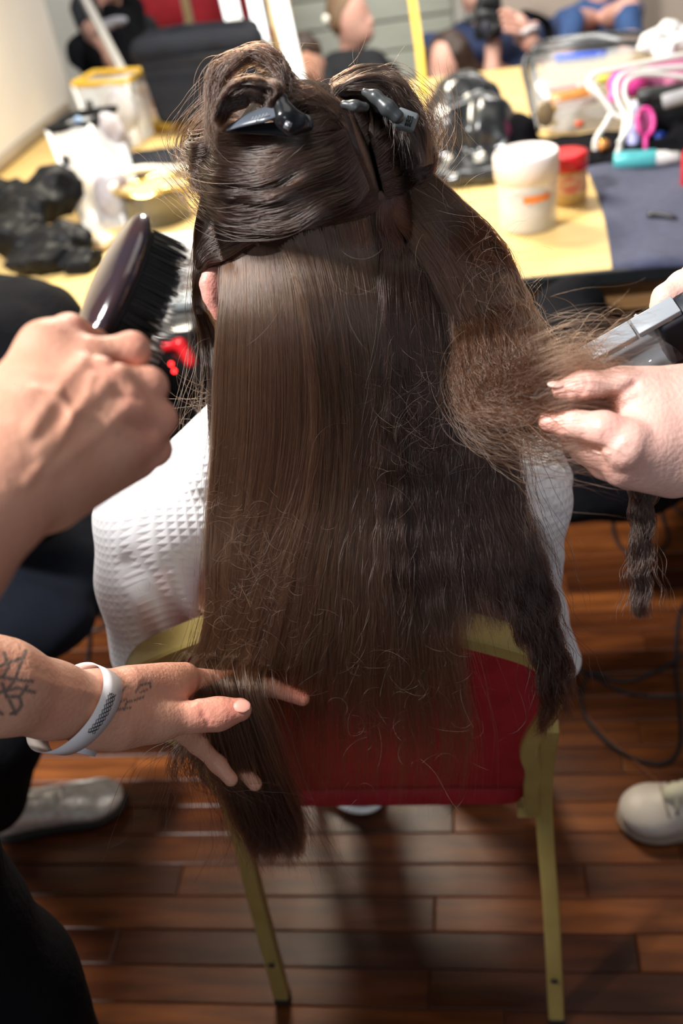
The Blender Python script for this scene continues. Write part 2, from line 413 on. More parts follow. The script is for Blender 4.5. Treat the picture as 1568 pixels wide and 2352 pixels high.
# ================================================================== dressing table
tbl = thing('dressing_table', 'long pale yellow wooden dressing table with a black front edge', 'table', (-0.2, 2.8, 0))
MB().box((0.0, 2.86, 0.738), (1.585, 0.915, 0.012)).build('table_top', WOODT, tbl, smooth=False)
MB().box((0.0, 1.936, 0.737), (1.588, 0.008, 0.0145)).build('edge_band', EDGE, tbl, smooth=False, bevel=0.003)
MB().box((0.0, 1.965, 0.690), (1.56, 0.012, 0.034)).build('apron', mat('apron_wood', (0.34, 0.19, 0.08), 0.5, var=(0.25, 0.13, 0.05), scale=6, stretch=(1, 9, 9)), tbl, smooth=False)
for x in (-1.5, 0.86, 1.5):
    for y in (2.02, 3.66):
        MB().box((x, y, 0.362), (0.03, 0.03, 0.362)).build('leg', WOODB, tbl, smooth=False, bevel=0.003)
# boards under the table at the back (dark wainscot), planks told apart
wc = MB().box((0.1, 3.05, 0.36), (1.7, 0.012, 0.36)).build('baseboard_back', mat('dark_backing', (0.03, 0.018, 0.012), 0.7), smooth=False)
tag(wc, 'brown boarded panel under the back of the table', kind='structure')
for k in range(5):
    MB().box((0.1, 3.03, 0.075 + 0.14 * k), (1.68, 0.01, 0.066)).build('board', WOODB, wc, smooth=False, bevel=0.004)
o = MB().box((0.335, 2.62, 0.53), (0.20, 0.012, 0.12)).build('white_board', mat('grey_card', (0.52, 0.48, 0.45), 0.7, var=(0.36, 0.30, 0.27), scale=6, stretch=(1, 1, 8)), smooth=False, bevel=0.003)
tag(o, 'pale grey card leaning under the right side of the table', 'panel')
MB().box((0.335, 2.612, 0.49), (0.19, 0.006, 0.008)).build('strip', BLACK, o)
def floor_cable(name, pts, r, m, label, z=None, n=70):
    q = [G(x, y, r if len(p) < 1 else p[0]) for x, y, *p in pts]
    o = MB().tube(spline(q, n), r, 8).build(name, m); return tag(o, label, 'cable')
def fc(name, pts, r, m, label, n=90):
    q = [G(x, y, r * 1.05) for x, y in pts]
    return tag(MB().tube(spline(q, n), r, 8).build(name, m), label, 'cable')
fc('power_cable', [(1310, 1530), (1355, 1548), (1420, 1585), (1500, 1600), (1568, 1600), (1640, 1590)], 0.0034, CABLE, 'black cable running behind the right chair leg towards the edge')
o = fc('power_cable', [(1568, 1505), (1520, 1535), (1455, 1562), (1400, 1560), (1362, 1545), (1345, 1560), (1334, 1600), (1350, 1655), (1400, 1710), (1470, 1748), (1530, 1752), (1562, 1710), (1560, 1620), (1552, 1540), (1555, 1440), (1568, 1390), (1600, 1340)], 0.0038, CABLE, 'thick black cable curled in a big loop beside the chair')
fc('power_cable', [(1345, 1640), (1400, 1700), (1470, 1760), (1530, 1812), (1560, 1800), (1600, 1820)], 0.0024, mat('brown_cable', (0.24, 0.075, 0.03), 0.5), 'thin brown cable leading to the cream sneaker')
fc('power_cable', [(1440, 1130), (1408, 1180), (1415, 1240), (1450, 1275), (1500, 1275), (1535, 1240), (1520, 1180), (1540, 1160), (1600, 1210)], 0.0042, CABLE, 'dark grey cable looped behind the hanging lock of hair')
fc('power_cable', [(240, 1330), (180, 1345), (155, 1390), (175, 1440), (225, 1445), (270, 1410), (250, 1360), (190, 1375), (205, 1460), (200, 1520)], 0.004, CABLE, 'black cable in a tangle on the floor left of the robe')
fc('power_cable', [(60, 1345), (130, 1310), (210, 1290), (260, 1320), (230, 1400), (280, 1480)], 0.004, CABLE, 'thin black cable crossing above the tangle at left')
fc('electrical_cable', [(1500, 640), (1480, 670), (1440, 690)], 0.004, CABLE, 'short cable hanging beneath the table edge') if False else None
o = tag(MB().tube(spline([P(1392, 640, 2.25), P(1378, 668, 2.22), P(1360, 690, 2.2), P(1345, 760, 2.2)], 20), 0.004, 8).build('hanging_cable', CABLE), 'short dark cable hanging under the table in front of the card', 'cable')
# plug block
o = MB().box(G(185, 1400, 0.018), (0.045, 0.02, 0.016)).build('power_strip', mat('grey_strip', (0.16, 0.15, 0.15), 0.5), bevel=0.004); tag(o, 'small grey power strip on the floor at left', 'power strip')

# ================================================================== banquet chair
ch = thing('banquet_chair', 'gold-framed banquet chair with a red upholstered back behind the seated woman', 'chair', (-0.195, 0.78, 0))
CX = -0.197
def cp(dx, z, off=0.0): return np.array([CX + dx, 1.0079 - 0.264 * z - off, z])
half = [(0.210, 0.425), (0.209, 0.50), (0.212, 0.555), (0.207, 0.60), (0.214, 0.645), (0.232, 0.70), (0.242, 0.745), (0.238, 0.785), (0.215, 0.820), (0.17, 0.850), (0.11, 0.880), (0.055, 0.900), (0.0, 0.908)]
pth = [cp(-dx - 0.010 * min(1, (z - .42) * 4), z) for dx, z in half] + [cp(dx, z) for dx, z in half[::-1][1:]]
pp = spline(pth, 120)
# rectangular section tube: 26 mm deep (towards the camera), 22 mm wide
def rect_sweep(mb, pts, wside, deep, nrm):
    pts = np.asarray(pts); T = np.gradient(pts, axis=0); T /= np.linalg.norm(T, axis=1)[:, None]
    V = []
    nrm = np.asarray(nrm, float); nrm /= np.linalg.norm(nrm)
    for p, t in zip(pts, T):
        s_ = np.cross(t, nrm); s_ /= np.linalg.norm(s_)
        c = 0.18
        for a, b in ((-1, -1 + c), (-1 + c, -1), (1 - c, -1), (1, -1 + c), (1, 1 - c), (1 - c, 1), (-1 + c, 1), (-1, 1 - c)):
            V.append(p + s_ * a * wside / 2 + nrm * b * deep / 2)
    K = len(pts); n = 8
    F = [(k * n + j, k * n + (j + 1) % n, (k + 1) * n + (j + 1) % n, (k + 1) * n + j) for k in range(K - 1) for j in range(n)]
    F += [tuple(range(n))[::-1], tuple((K - 1) * n + j for j in range(n))]
    mb.add(V, F)
nb_ = np.array([0, -1, -0.264])
mb = MB(); rect_sweep(mb, pp, 0.021, 0.036, nb_); mb.build('back_frame', GOLD, ch, smooth=False)
# red back panel, front and back upholstery as one padded board
prof = [(dx - 0.004, z) for dx, z in half if z >= 0.485]; prof[0] = (0.205, 0.487)
V = []; F = []
rows = 26; cols = 30
zz = [p[1] for p in prof]; xx = [p[0] for p in prof]
for side in (0, 1):
    for i in range(rows + 1):
        t = i / rows; z0 = 0.487 + (0.905 - 0.487) * t ** 0.92
        hw = np.interp(z0, zz, xx)
        for j in range(cols + 1):
            u = -1 + 2 * j / cols
            zb = z0
            if i == 0: zb = 0.487 - 0.006 * (1 - u * u) * -1
            pad = 0.010 * (1 - abs(u) ** 4) * min(1, 6 * t) * min(1, 6 * (1.001 - t))
            off = (0.008 + pad * 0.5) if side == 0 else -(0.010 + pad * 1.6)
            V.append(cp(u * hw - (0.005 if u < 0 else 0) * abs(u), zb, off))
    b0 = side * (rows + 1) * (cols + 1)
    for i in range(rows):
        for j in range(cols):
            a = b0 + i * (cols + 1) + j; q = (a, a + 1, a + cols + 2, a + cols + 1)
            F.append(q if side == 0 else q[::-1])
n1 = (rows + 1) * (cols + 1)
for j in range(cols): F.append((j + 1, j, n1 + j, n1 + j + 1))
for i in range(rows):
    for j in (0, cols):
        a = i * (cols + 1) + j; F.append((a, a + cols + 1, n1 + a + cols + 1, n1 + a))
mesh('backrest', V, F, REDV, ch)
sb = Soft().box((CX, 1.10, 0.445), (0.205, 0.21, 0.032), 0.028)
soft('seat', sb, 0.008, REDV, ch)
mb = MB(); rect_sweep(mb, [np.array([CX - 0.20, 0.90, 0.40]), np.array([CX - 0.20, 1.29, 0.40])], 0.022, 0.022, (0, 0, 1))
rect_sweep(mb, [np.array([CX + 0.20, 0.90, 0.40]), np.array([CX + 0.20, 1.29, 0.40])], 0.022, 0.022, (0, 0, 1))
rect_sweep(mb, [np.array([CX - 0.20, 1.28, 0.40]), np.array([CX + 0.20, 1.28, 0.40])], 0.022, 0.022, (0, 0, 1)); mb.build('seat_frame', GOLD, ch, smooth=False)
for sx, foot, top in ((1, G(1277, 2338, 0.004), cp(0.236, 0.60, -0.030)), (-1, G(650, 2292, 0.004), cp(-0.236, 0.60, -0.030))):
    mid = cp(0.226 * sx, 0.42, -0.012)
    mb = MB(); rect_sweep(mb, spline([top, mid, mid * 0.5 + foot * 0.5 + np.array([0.002 * sx, 0.006, 0]), foot + np.array([0, 0, 0.012])], 24), 0.024, 0.022, (0, -1, -0.1))
    lg = mb.build('leg', GOLD, ch, smooth=False)
    MB().box(foot + np.array([0, 0, 0.006]), (0.0125, 0.012, 0.007)).build('foot_cap', SOLE, lg, bevel=0.002)
    q = foot * 0.78 + mid * 0.22 + np.array([0, -0.0125, 0])
    MB().ball(q, (0.006, 0.003, 0.004), 6).build('screw', SOLE, lg)
for sx in (1, -1):
    mb = MB(); rect_sweep(mb, [np.array([CX + 0.2 * sx, 1.26, 0.40]), np.array([CX + 0.215 * sx, 1.33, 0.004])], 0.024, 0.022, (0, -1, 0)); mb.build('leg', GOLD, ch, smooth=False)

# ================================================================== things on the table (z = 0.75)
TZ = 0.750
def T(x, y): return G(x, y, TZ)
def up(p, dz): return np.asarray(p) + np.array([0, 0, dz])
# white-lidded tub
c = T(1213, 520); d_ = 2.2
t = thing('plastic_tub', 'big frosted plastic tub with white screw lid and orange stripe', 'tub', c)
r0 = 0.066
MB().lathe(c, [(0.0001, 0.002), (r0 * 0.90, 0.002), (r0 * 0.95, 0.012), (r0 * 1.01, 0.125), (r0 * 1.01, 0.132)], 48).build('body', FROST, t)
MB().lathe(c, [(r0 * 0.98, 0.112), (r0 * 1.06, 0.114), (r0 * 1.08, 0.160), (r0 * 1.03, 0.168), (r0 * 0.97, 0.168), (r0 * 0.95, 0.163), (r0 * 0.5, 0.161), (0.0001, 0.161)], 48).build('lid', mat('milky_lid', (0.90, 0.80, 0.76), 0.45), t)
s_ = MB(); V = []
for k in range(13):
    a = -1.75 + 0.95 * k / 12
    for zz_ in (0.074, 0.090): V.append(c + np.array([cos(a) * r0 * 0.995, sin(a) * r0 * 0.995, zz_ + 0.0]))
s_.add(V, [(2 * k, 2 * k + 2, 2 * k + 3, 2 * k + 1) for k in range(12)]).build('stripe', ORANGE, t)
MB().lathe(c, [(0.0001, 0.006), (r0 * 0.76, 0.006), (r0 * 0.84, 0.07), (0.0001, 0.07)], 32).build('contents', mat('pale_wipes', (0.86, 0.80, 0.72), 0.8), t)
# red-lidded jar
c = T(1305, 462)
t = thing('gel_jar', 'amber jar with a bright red screw lid behind the white-lidded tub', 'jar', c); r0 = 0.043
MB().lathe(c, [(0.0001, 0.001), (r0 * 0.9, 0.001), (r0, 0.01), (r0, 0.085)], 40).build('body', AMBER, t)
MB().lathe(c, [(r0 * 0.98, 0.078), (r0 * 1.06, 0.080), (r0 * 1.06, 0.108), (r0 * 1.0, 0.115), (r0 * 0.6, 0.113), (0.0001, 0.113)], 40).build('lid', REDP, t)
MB().lathe(c, [(r0 * 1.005, 0.03), (r0 * 1.005, 0.072)], 40).build('paper_label', mat('jar_label', (0.80, 0.66, 0.40), 0.6, var=(0.70, 0.20, 0.14), scale=60), t)
# navy towel with thickness and slight waves
V = []; F = []; nu, nv = 60, 50
TL = [T(1345, 388), T(1640, 360), T(1640, 600), T(1402, 618)]
for s2 in (0, 1):
    for i in range(nv + 1):
        for j in range(nu + 1):
            u, v = j / nu, i / nv
            p = (TL[0] * (1 - u) + TL[1] * u) * (1 - v) + (TL[3] * (1 - u) + TL[2] * u) * v
            p[0] += 0.012 * sin(v * 3.0) * (1 - u)
            p[2] = TZ + (0.008 + 0.003 * sin(u * 9 + v * 4) + 0.003 * sin(v * 13 + u * 3) if s2 == 0 else 0.001)
            if s2 == 0 and (i in (0, nv) or j in (0, nu)): p[2] -= 0.004
            if i == nv: p[1] -= 0.012; p[2] -= 0.004
            V.append(p)
m1 = (nu + 1) * (nv + 1)
for i in range(nv):
    for j in range(nu):
        a = i * (nu + 1) + j; F.append((a, a + nu + 1, a + nu + 2, a + 1)); F.append((m1 + a, m1 + a + 1, m1 + a + nu + 2, m1 + a + nu + 1))
for j in range(nu):
    F.append((j, j + 1, m1 + j + 1, m1 + j)); a = nv * (nu + 1) + j; F.append((a + 1, a, m1 + a, m1 + a + 1))
for i in range(nv):
    a = i * (nu + 1); F.append((a + nu + 1, a, m1 + a, m1 + a + nu + 1)); a += nu; F.append((a, a + nu + 1, m1 + a + nu + 1, m1 + a))
tag(mesh('hand_towel', V, F, NAVY), 'navy terry towel spread over the right front of the table', 'towel')
# small clip on the towel
a, b = up(T(1487, 506), 0.014), up(T(1552, 514), 0.014)
t = thing('section_clip', 'small black section clip lying on the navy towel', 'hair clip', (a + b) / 2)
MB().tube(spline([a, (a + b) / 2 + np.array([0, 0, .004]), b], 12), [0.004, .008, .009, .009, .008, .007, .006, .006, .005, .005, .004, .003], 10, flat=0.6).build('upper_jaw', PLAST, t)
MB().tube(spline([a - [0, 0, .006], b - [0, 0, .006]], 8), 0.005, 8).build('lower_jaw', PLAST, t)
# turquoise tube with white cap
a, b = up(T(1408, 392), 0.024), up(T(1562, 384), 0.024)
ax = (b - a) / np.linalg.norm(b - a); L_ = np.linalg.norm(b - a)
t = thing('cream_tube', 'turquoise plastic tube with a white cap on the navy towel', 'tube', up((a + b) / 2, -0.024))
M_ = frame_to(ax, (0, 0, 1))
MB().lathe(a, [(0.0001, 0), (0.021, 0.002), (0.0225, 0.006), (0.0225, L_ * 0.62), (0.020, L_ * 0.64)], 32, M_).build('body', TEAL, t)
MB().lathe(a, [(0.0205, L_ * 0.62), (0.0185, L_ * 0.66), (0.0175, L_ * 0.80), (0.015, L_ * 0.82), (0.0135, L_ * 0.98), (0.0001, L_ * 0.99)], 32, M_).build('cap', WHITE, t)
# red bottle at right edge
c = T(1592, 432); t = thing('spray_bottle', 'red bottle cut off by the right edge beside the towel', 'bottle', c)
MB().lathe(c, [(0.0001, 0), (0.028, 0.001), (0.03, 0.006), (0.03, 0.08), (0.016, 0.10), (0.012, 0.105)], 24).build('body', REDP, t)
MB().lathe(c, [(0.013, 0.10), (0.014, 0.125), (0.0001, 0.127)], 20).build('cap', WHITE, t)

# shiny black vinyl bag/cape
s = Soft()
pts = [((1010, 385), 0.10, .05), ((1110, 392), 0.06, .06), ((1165, 380), .05, .05)]
s.ell(P(1070, 262, 2.76), (0.105, 0.085, 0.115), k=.03)
s.ell(P(1035, 330, 2.70), (0.085, 0.085, 0.115), k=.03)
s.ell(P(1120, 315, 2.68), (0.085, 0.09, 0.11), k=.03)
s.ell(P(1060, 205, 2.86), (0.075, 0.05, 0.045), k=.03)
s.box(G(1080, 385, TZ + 0.02), (0.13, 0.10, 0.02), 0.02, k=.03)
t = thing('vinyl_cape', 'crumpled shiny black vinyl cape heaped beside the clear pouch', 'cape', T(1080, 385))
soft('cape', s, 0.007, VINYL, t, disp=folds(0.024, 15, 3))
MB().tube(spline([P(1080, 392, 2.60), P(1120, 372, 2.58), P(1180, 352, 2.60)], 16), 0.006, 8).build('hem', mat('brown_hem', (0.16, 0.10, 0.04), 0.4), t)
# dark cloth under the pouch
s = Soft().box(G(1300, 345, TZ + 0.012), (0.20, 0.10, 0.013), 0.012, k=.02)
s.ell(G(1215, 365, TZ + 0.02), (0.09, 0.07, 0.03), k=.03).ell(G(1180, 310, TZ + 0.05), (0.06, 0.06, 0.06), k=.03).ell(G(1480, 355, TZ + 0.01), (0.16, 0.06, 0.03), k=.03)
tag(soft('black_towel', s, 0.008, BLACK, disp=folds(0.012, 26, 5)), 'black towel bunched up under the clear pouch', 'towel')

# clear zip pouch with black piping
A0, A1, B1, B0 = P(1212, 128, 2.88), P(1490, 108, 2.78), P(1505, 300, 2.62), P(1235, 300, 2.68)
t = thing('clear_pouch', 'clear vinyl wash bag with black piping packed with tubes', 'pouch', (B0 + B1) / 2)
back = np.array([0.03, 0.11, 0.0])
rim = spline([B0, (A0 * .5 + B0 * .5) + [-.012, 0, 0], A0, A0 * .5 + A1 * .5 + [0, 0, .018], A1, A1 * .5 + B1 * .5 + [.01, 0, 0], B1], 60)
MB().tube(rim, 0.0075, 8).build('piping', VINYL, t); MB().tube(rim + back, 0.0075, 8).build('piping', VINYL, t)
mb = MB()
for q in (0, 1):
    nn = 12; V = []
    for i in range(nn + 1):
        for j in range(nn + 1):
            u, v = i / nn, j / nn
            p = (A0 * (1 - u) + A1 * u) * (1 - v) + (B0 * (1 - u) + B1 * u) * v + back * q
            p = p + np.array([0, -1 if q == 0 else 1, 0]) * (0.020 * sin(pi * u) * sin(pi * v) + 0.006 * sin(9 * u + 5 * v)) + [0, 0, 0.012 * sin(pi * u) * (1 - v)]
            V.append(p)
    mb.add(V, [(i * (nn + 1) + j, i * (nn + 1) + j + 1, (i + 1) * (nn + 1) + j + 1, (i + 1) * (nn + 1) + j) for i in range(nn) for j in range(nn)])
mb.build('front_panel', SMOKY, t)
zs = [(rim[k], rim[k] + back) for k in range(2, 58)]
V = [p for z_ in zs for p in z_]; MB().add(V, [(2 * k, 2 * k + 2, 2 * k + 3, 2 * k + 1) for k in range(len(zs) - 1)]).build('gusset', mat('smoked_vinyl', (0.035, 0.04, 0.045), 0.2, alpha=0.8, coat=0.5), t)
MB().tube(spline([rim[16] + back * .5 + [0, 0, .006], rim[30] + back * .5 + [0, 0, .008], rim[44] + back * .5 + [0, 0, .006]], 20), 0.008, 8).build('zip', mat('zip_grey', (0.30, 0.31, 0.32), 0.35, metal=.4), t)
def rod(name, a, b, r, m, label, cat, capm=None, taper=1.0):
    a = np.asarray(a); b = np.asarray(b); L = np.linalg.norm(b - a); M_ = frame_to(b - a, (0, 0.2, 1))
    t = thing(name, label, cat, (a + b) / 2)
    MB().lathe(a, [(0.0001, 0), (r * .9, 0.001), (r, 0.005), (r * taper, L * 0.78), (r * taper * .8, L * .8)], 24, M_).build('body', m, t)
    MB().lathe(a, [(r * taper * .85, L * .78), (r * taper * .85, L * .98), (0.0001, L)], 24, M_).build('cap', capm or m, t); return t
rod('makeup_tube', P(1262, 236, 2.76), P(1372, 216, 2.72), 0.026, BRASS, 'amber brown bottle lying inside the clear pouch', 'bottle', BRASS)
rod('makeup_tube', P(1250, 212, 2.80), P(1345, 196, 2.76), 0.010, REDP, 'thin red pencil case above the amber bottle', 'pencil case', WHITE)
rod('makeup_tube', P(1275, 138, 2.84), P(1395, 126, 2.80), 0.014, BLUE, 'bright blue tube under the zip of the clear pouch', 'tube', BLUE)
rod('makeup_tube', P(1238, 195, 2.78), P(1262, 232, 2.74), 0.013, WHITE, 'small white tube at the left end of the clear pouch', 'tube', WHITE)
rod('makeup_tube', P(1372, 182, 2.70), P(1420, 180, 2.68), 0.014, mat('lime_plastic', (0.62, 0.60, 0.08), 0.4), 'lime green tube behind the white cables', 'tube')
rod('makeup_tube', P(1240, 240, 2.70), P(1278, 252, 2.68), 0.009, YELLOW, 'short yellow tube beneath the amber bottle', 'tube')
# white hair-tool cables
def wires(pts, r, label, d=None):
    q = [P(*p) for p in pts]
    return tag(MB().tube(spline(q, 70), r, 8).build('white_cable', WHITE), label, 'cable')
wires([(1600, 120, 2.50), (1500, 140, 2.48), (1420, 158, 2.47), (1362, 172, 2.46), (1352, 200, 2.45), (1385, 228, 2.45), (1405, 250, 2.45), (1390, 285, 2.45), (1368, 320, 2.45), (1366, 345, 2.46)], 0.0062, 'leftmost white cable looping down in front of the pouch')
wires([(1620, 150, 2.46), (1520, 158, 2.44), (1450, 165, 2.43), (1418, 185, 2.42), (1418, 230, 2.42), (1435, 265, 2.42), (1430, 310, 2.42), (1418, 352, 2.44)], 0.0062, 'middle white cable hanging to the turquoise tube')
wires([(1620, 185, 2.42), (1500, 170, 2.41), (1445, 182, 2.40), (1434, 215, 2.40), (1448, 250, 2.40), (1446, 285, 2.41), (1420, 330, 2.42)], 0.0058, 'rightmost white cable in the bundle above the turquoise tube')
wires([(1350, 190, 2.44), (1375, 215, 2.43), (1410, 262, 2.43), (1440, 270, 2.43)], 0.0055, 'short white cable crossing the bundle')
# pink brush ring, lilac bottle, plum pouch, black & grey handle, tissue
c = P(1482, 280, 2.46); t = thing('hand_mirror', 'small bright pink oval ring mirror beside the white cables', 'hand mirror', T(1482, 310))
R_ = [c + Rv * 0.020 * cos(a) + Uv * 0.034 * sin(a) for a in np.linspace(0, 2 * pi, 40)]
MB().tube(R_, 0.0055, 8, cap=False).build('rim', PINK, t)
MB().add([c] + R_[:-1], [(0, 1 + k, 1 + (k + 1) % 39) for k in range(39)]).build('glass', mat('pink_glass', (0.50, 0.10, 0.28), 0.1, spec=.9), t)
MB().tube([c - Uv * .034, c - Uv * .075], 0.006, 8).build('handle', PINK, t)
rod('lilac_bottle', P(1455, 345, 2.50), P(1462, 235, 2.52), 0.018, LILAC, 'lilac bottle standing behind the white cables', 'bottle', mat('pale_lilac', (.62, .64, .8), .3))
rod('nail_bottle', P(1518, 345, 2.56), P(1518, 296, 2.56), 0.016, BLUE, 'small dark blue bottle right of the pink mirror', 'bottle', PLAST)
rod('nail_bottle', P(1388, 345, 2.50), P(1384, 322, 2.50), 0.014, BRASS, 'tiny amber bottle beneath the leftmost white cable', 'bottle', mat('gold_cap', (.7, .45, .1), .15, metal=1))
s = Soft().ell(P(1440, 190, 2.60), (0.05, 0.05, 0.036), k=.02).cap(P(1420, 200, 2.58), P(1400, 240, 2.56), .02, .012, k=.02)
tag(soft('pink_cloth', s, 0.006, PINK, disp=folds(0.01, 40, 8)), 'crumpled hot pink cloth behind the cables', 'cloth')
s = Soft().cap(P(1470, 190, 2.66), P(1600, 150, 2.66), .035, .04, k=.02).cap(P(1550, 190, 2.6), P(1640, 170, 2.6), .03, .03, k=.02)
tag(soft('plum_pouch', s, 0.007, MAGEN, disp=folds(0.012, 30, 9)), 'soft plum and beige pouch at the right edge', 'pouch')
rod('hair_wand', P(1462, 222, 2.50), P(1600, 205, 2.46), 0.018, DGREY, 'dark grey styling wand pointing at the pink cloth', 'styling wand', DGREY)
rod('hair_wand', P(1520, 235, 2.44), P(1640, 200, 2.40), 0.018, mat('pale_grey_plastic', (.42, .42, .44), .4), 'pale grey styling wand below the dark one', 'styling wand', GREYP)
s = Soft().box(P(1560, 270, 2.60), (0.10, 0.08, 0.045), 0.03, k=.02).ell(P(1600, 320, 2.5), (0.08, .06, .04), k=.03)
tag(soft('tool_bag', s, 0.008, BLACK, disp=folds(0.01, 25, 2)), 'black fabric bag behind the small blue bottle', 'bag')
s = Soft()
for q, r in (((1500, 92), .035), ((1535, 70), .032), ((1555, 100), .04), ((1520, 120), .032), ((1590, 80), .04), ((1480, 110), .02)): s.ell(P(*q, 2.74), (r, r * .9, r * .8), k=.012)
s.cap(P(1530, 120, 2.72), P(1560, 300, 2.66), 0.03, 0.03)
tag(soft('tissue', s, 0.006, WHITE, disp=folds(0.016, 45, 4)), 'crumpled white tissue topping the things at upper right', 'tissue')
c = P(1252, 262, 2.66); tag(MB().ball(c, (.024, .01, .035), 10).build('buckle', mat('amber_gloss', (.25, .18, .10), .12, spec=.9), None), 'round amber glossy pull tab hanging from the clear pouch', 'buckle')
rod('red_cap', P(1322, 288, 2.66), P(1338, 282, 2.66), 0.008, mat('orange_red', (.7, .09, .03), .4), 'small orange red cap on the black towel', 'cap')

# ---- left side of the table
# black soft case
base = T(430, 296)
t = thing('soft_case', 'large black fabric hair-tool case standing in front of the left mirror', 'case', base)
def hexa(c8, name, m, parent, rnd=0.0, smooth=False, **k):
    o = MB().add(c8, [(0, 3, 2, 1), (4, 5, 6, 7), (0, 1, 5, 4), (1, 2, 6, 5), (2, 3, 7, 6), (3, 0, 4, 7)]).build(name, m, parent, smooth=smooth, bevel=rnd, **k); return o
f0, f1 = P(362, 288, 3.34), P(590, 292, 3.26); g1, g0 = P(588, 112, 3.18), P(312, 140, 3.28)
dv = np.array([0.02, 0.20, 0.0])
hexa([f0, f1, f1 + dv, f0 + dv, g0, g1, g1 + dv, g0 + dv], 'body', BLACKC, t, 0.02)
l0, l1 = P(304, 150, 3.27), P(592, 118, 3.17); h1, h0 = P(580, 70, 3.22), P(345, 88, 3.33)
s = Soft().cap(P(330, 118, 3.31), P(575, 92, 3.23), .045, .045, k=.03).cap(P(350, 100, 3.42), P(575, 78, 3.34), .045, .045, k=.03).cap(P(340, 110, 3.5), P(578, 88, 3.42), .04, .04, k=.03)
soft('lid', s, 0.008, BLACKC, t, disp=folds(0.006, 20, 6))
MB().tube(spline([P(390, 78, 3.36), P(400, 66, 3.36), P(470, 58, 3.34), P(560, 54, 3.30), P(575, 66, 3.3)], 20), 0.010, 8).build('handle', BLACKC, t)
MB().tube([P(312, 146, 3.25), P(450, 132, 3.20), P(590, 116, 3.15)], 0.006, 6).build('zip', SATIN, t)
# yellow strip behind: mirror stand bottom
tag(MB().box(G(440, 280, .765), (0.42, 0.02, 0.012)).build('mirror_ledge', YELLOW), 'yellow wooden ledge under the black soft case', 'ledge')
# clear totes
def tote(name, label, tl, tr, bl, br, dt, db, trim, depth=0.14, inner=None):
    a0, a1, b0, b1 = P(*tl, dt), P(*tr, dt), P(*bl, db), P(*br, db)
    t = thing(name, label, 'tote bag', (b0 + b1) / 2)
    dvv = np.array([0.03, depth, 0.0]); c8 = [b0, b1, b1 + dvv * .8, b0 + dvv * .8, a0, a1, a1 + dvv, a0 + dvv]
    mb = MB(); nn = 10
    for q0, q1, q2, q3 in ((b0, b1, a1, a0), (b1, b1 + dvv * .8, a1 + dvv, a1), (b1 + dvv * .8, b0 + dvv * .8, a0 + dvv, a1 + dvv), (b0 + dvv * .8, b0, a0, a0 + dvv)):
        nrm = np.cross(q1 - q0, q3 - q0); nrm /= np.linalg.norm(nrm)
        V = [(q0 * (1 - i / nn) + q1 * i / nn) * (1 - j / nn) + (q3 * (1 - i / nn) + q2 * i / nn) * j / nn + nrm * .010 * sin(3.1 * i / nn * 2 + j) * sin(pi * i / nn) for i in range(nn + 1) for j in range(nn + 1)]
        mb.add(V, [(i * (nn + 1) + j, (i + 1) * (nn + 1) + j, (i + 1) * (nn + 1) + j + 1, i * (nn + 1) + j + 1) for i in range(nn) for j in range(nn)])
    mb.build('vinyl_body', MILKY, t)
    loop = spline([a0, a1, a1 + dvv, a0 + dvv, a0], 40); loop = np.array([a0 + (a1 - a0) * k / 9 for k in range(10)] + [a1 + dvv * k / 6 for k in range(1, 7)] + [a1 + dvv + (a0 - a1) * k / 9 for k in range(1, 10)] + [a0 + dvv * (1 - k / 6) for k in range(1, 7)])
    MB().tube(loop, 0.011, 8, cap=False).build('trim', trim, t)
    for (p, q) in ((a0, b0), (a1, b1)): MB().tube([p, q], 0.007, 6).build('seam', mat('white_seam', (.85, .87, .9), .5), t)
    MB().box(a0 * .8 + a1 * .2 + (b0 - a0) * .3 + np.array([0, -.012, 0]), (.010, .004, .016)).build('snap', PLAST, t)
    return t, a0, a1, b0, b1, dvv
PALE = mat('milky_bundle', (0.52, 0.54, 0.60), 0.6, var=(0.34, 0.34, 0.40), scale=14)
t, a0, a1, b0, b1, dvv = tote('clear_tote', 'clear vinyl tote with yellow trim standing at the back left', (165, 195), (292, 188), (225, 350), (315, 335), 3.35, 3.30, YELLOW, 0.16)
s = Soft().ell((b0 + b1) / 2 + dvv * .5 + [0, 0, .08], (.055, .05, .09), k=.02).ell((a0 + a1) / 2 + dvv * .5 + [0, 0, -.05], (.07, .05, .05), k=.02)
tag(soft('cotton_bundle', s, 0.008, PALE, disp=folds(.012, 30, 11)), 'white cotton bundle inside the yellow-trimmed clear tote', 'bundle')
t, a0, a1, b0, b1, dvv = tote('clear_tote', 'clear vinyl tote with black zip rim standing in front of the yellow-trimmed one', (108, 300), (205, 285), (205, 545), (290, 520), 2.78, 2.66, SATIN, 0.15)
s = Soft().ell((b0 + b1) / 2 + dvv * .5 + [0, 0, .07], (.05, .045, .08), k=.02).ell((a0 + a1) / 2 + dvv * .5 + [.02, 0, -.12], (.055, .05, .08), k=.02).cap((b0 + b1) / 2 + dvv * .5 + [0, 0, .07], (a0 + a1) / 2 + dvv * .5 + [.02, 0, -.12], .04, .04, k=.02).ell((a0 + a1) / 2 + dvv * .5 + [.07, 0, -.08], (.05, .05, .09), k=.02)
tag(soft('product_bundle', s, 0.008, mat('mixed_bundle', (0.46, 0.47, 0.53), 0.6, var=(0.20, 0.14, 0.13), scale=16), disp=folds(.012, 30, 12)), 'pale bundle of products inside the black-rimmed clear tote', 'bundle')
tag(MB().ball(P(182, 285, 2.86), (.018, .012, .022), 8).build('blue_sponge', mat('pale_blue', (.30, .45, .68), .6)), 'pale blue sponge at the mouth of the black-rimmed tote', 'sponge')
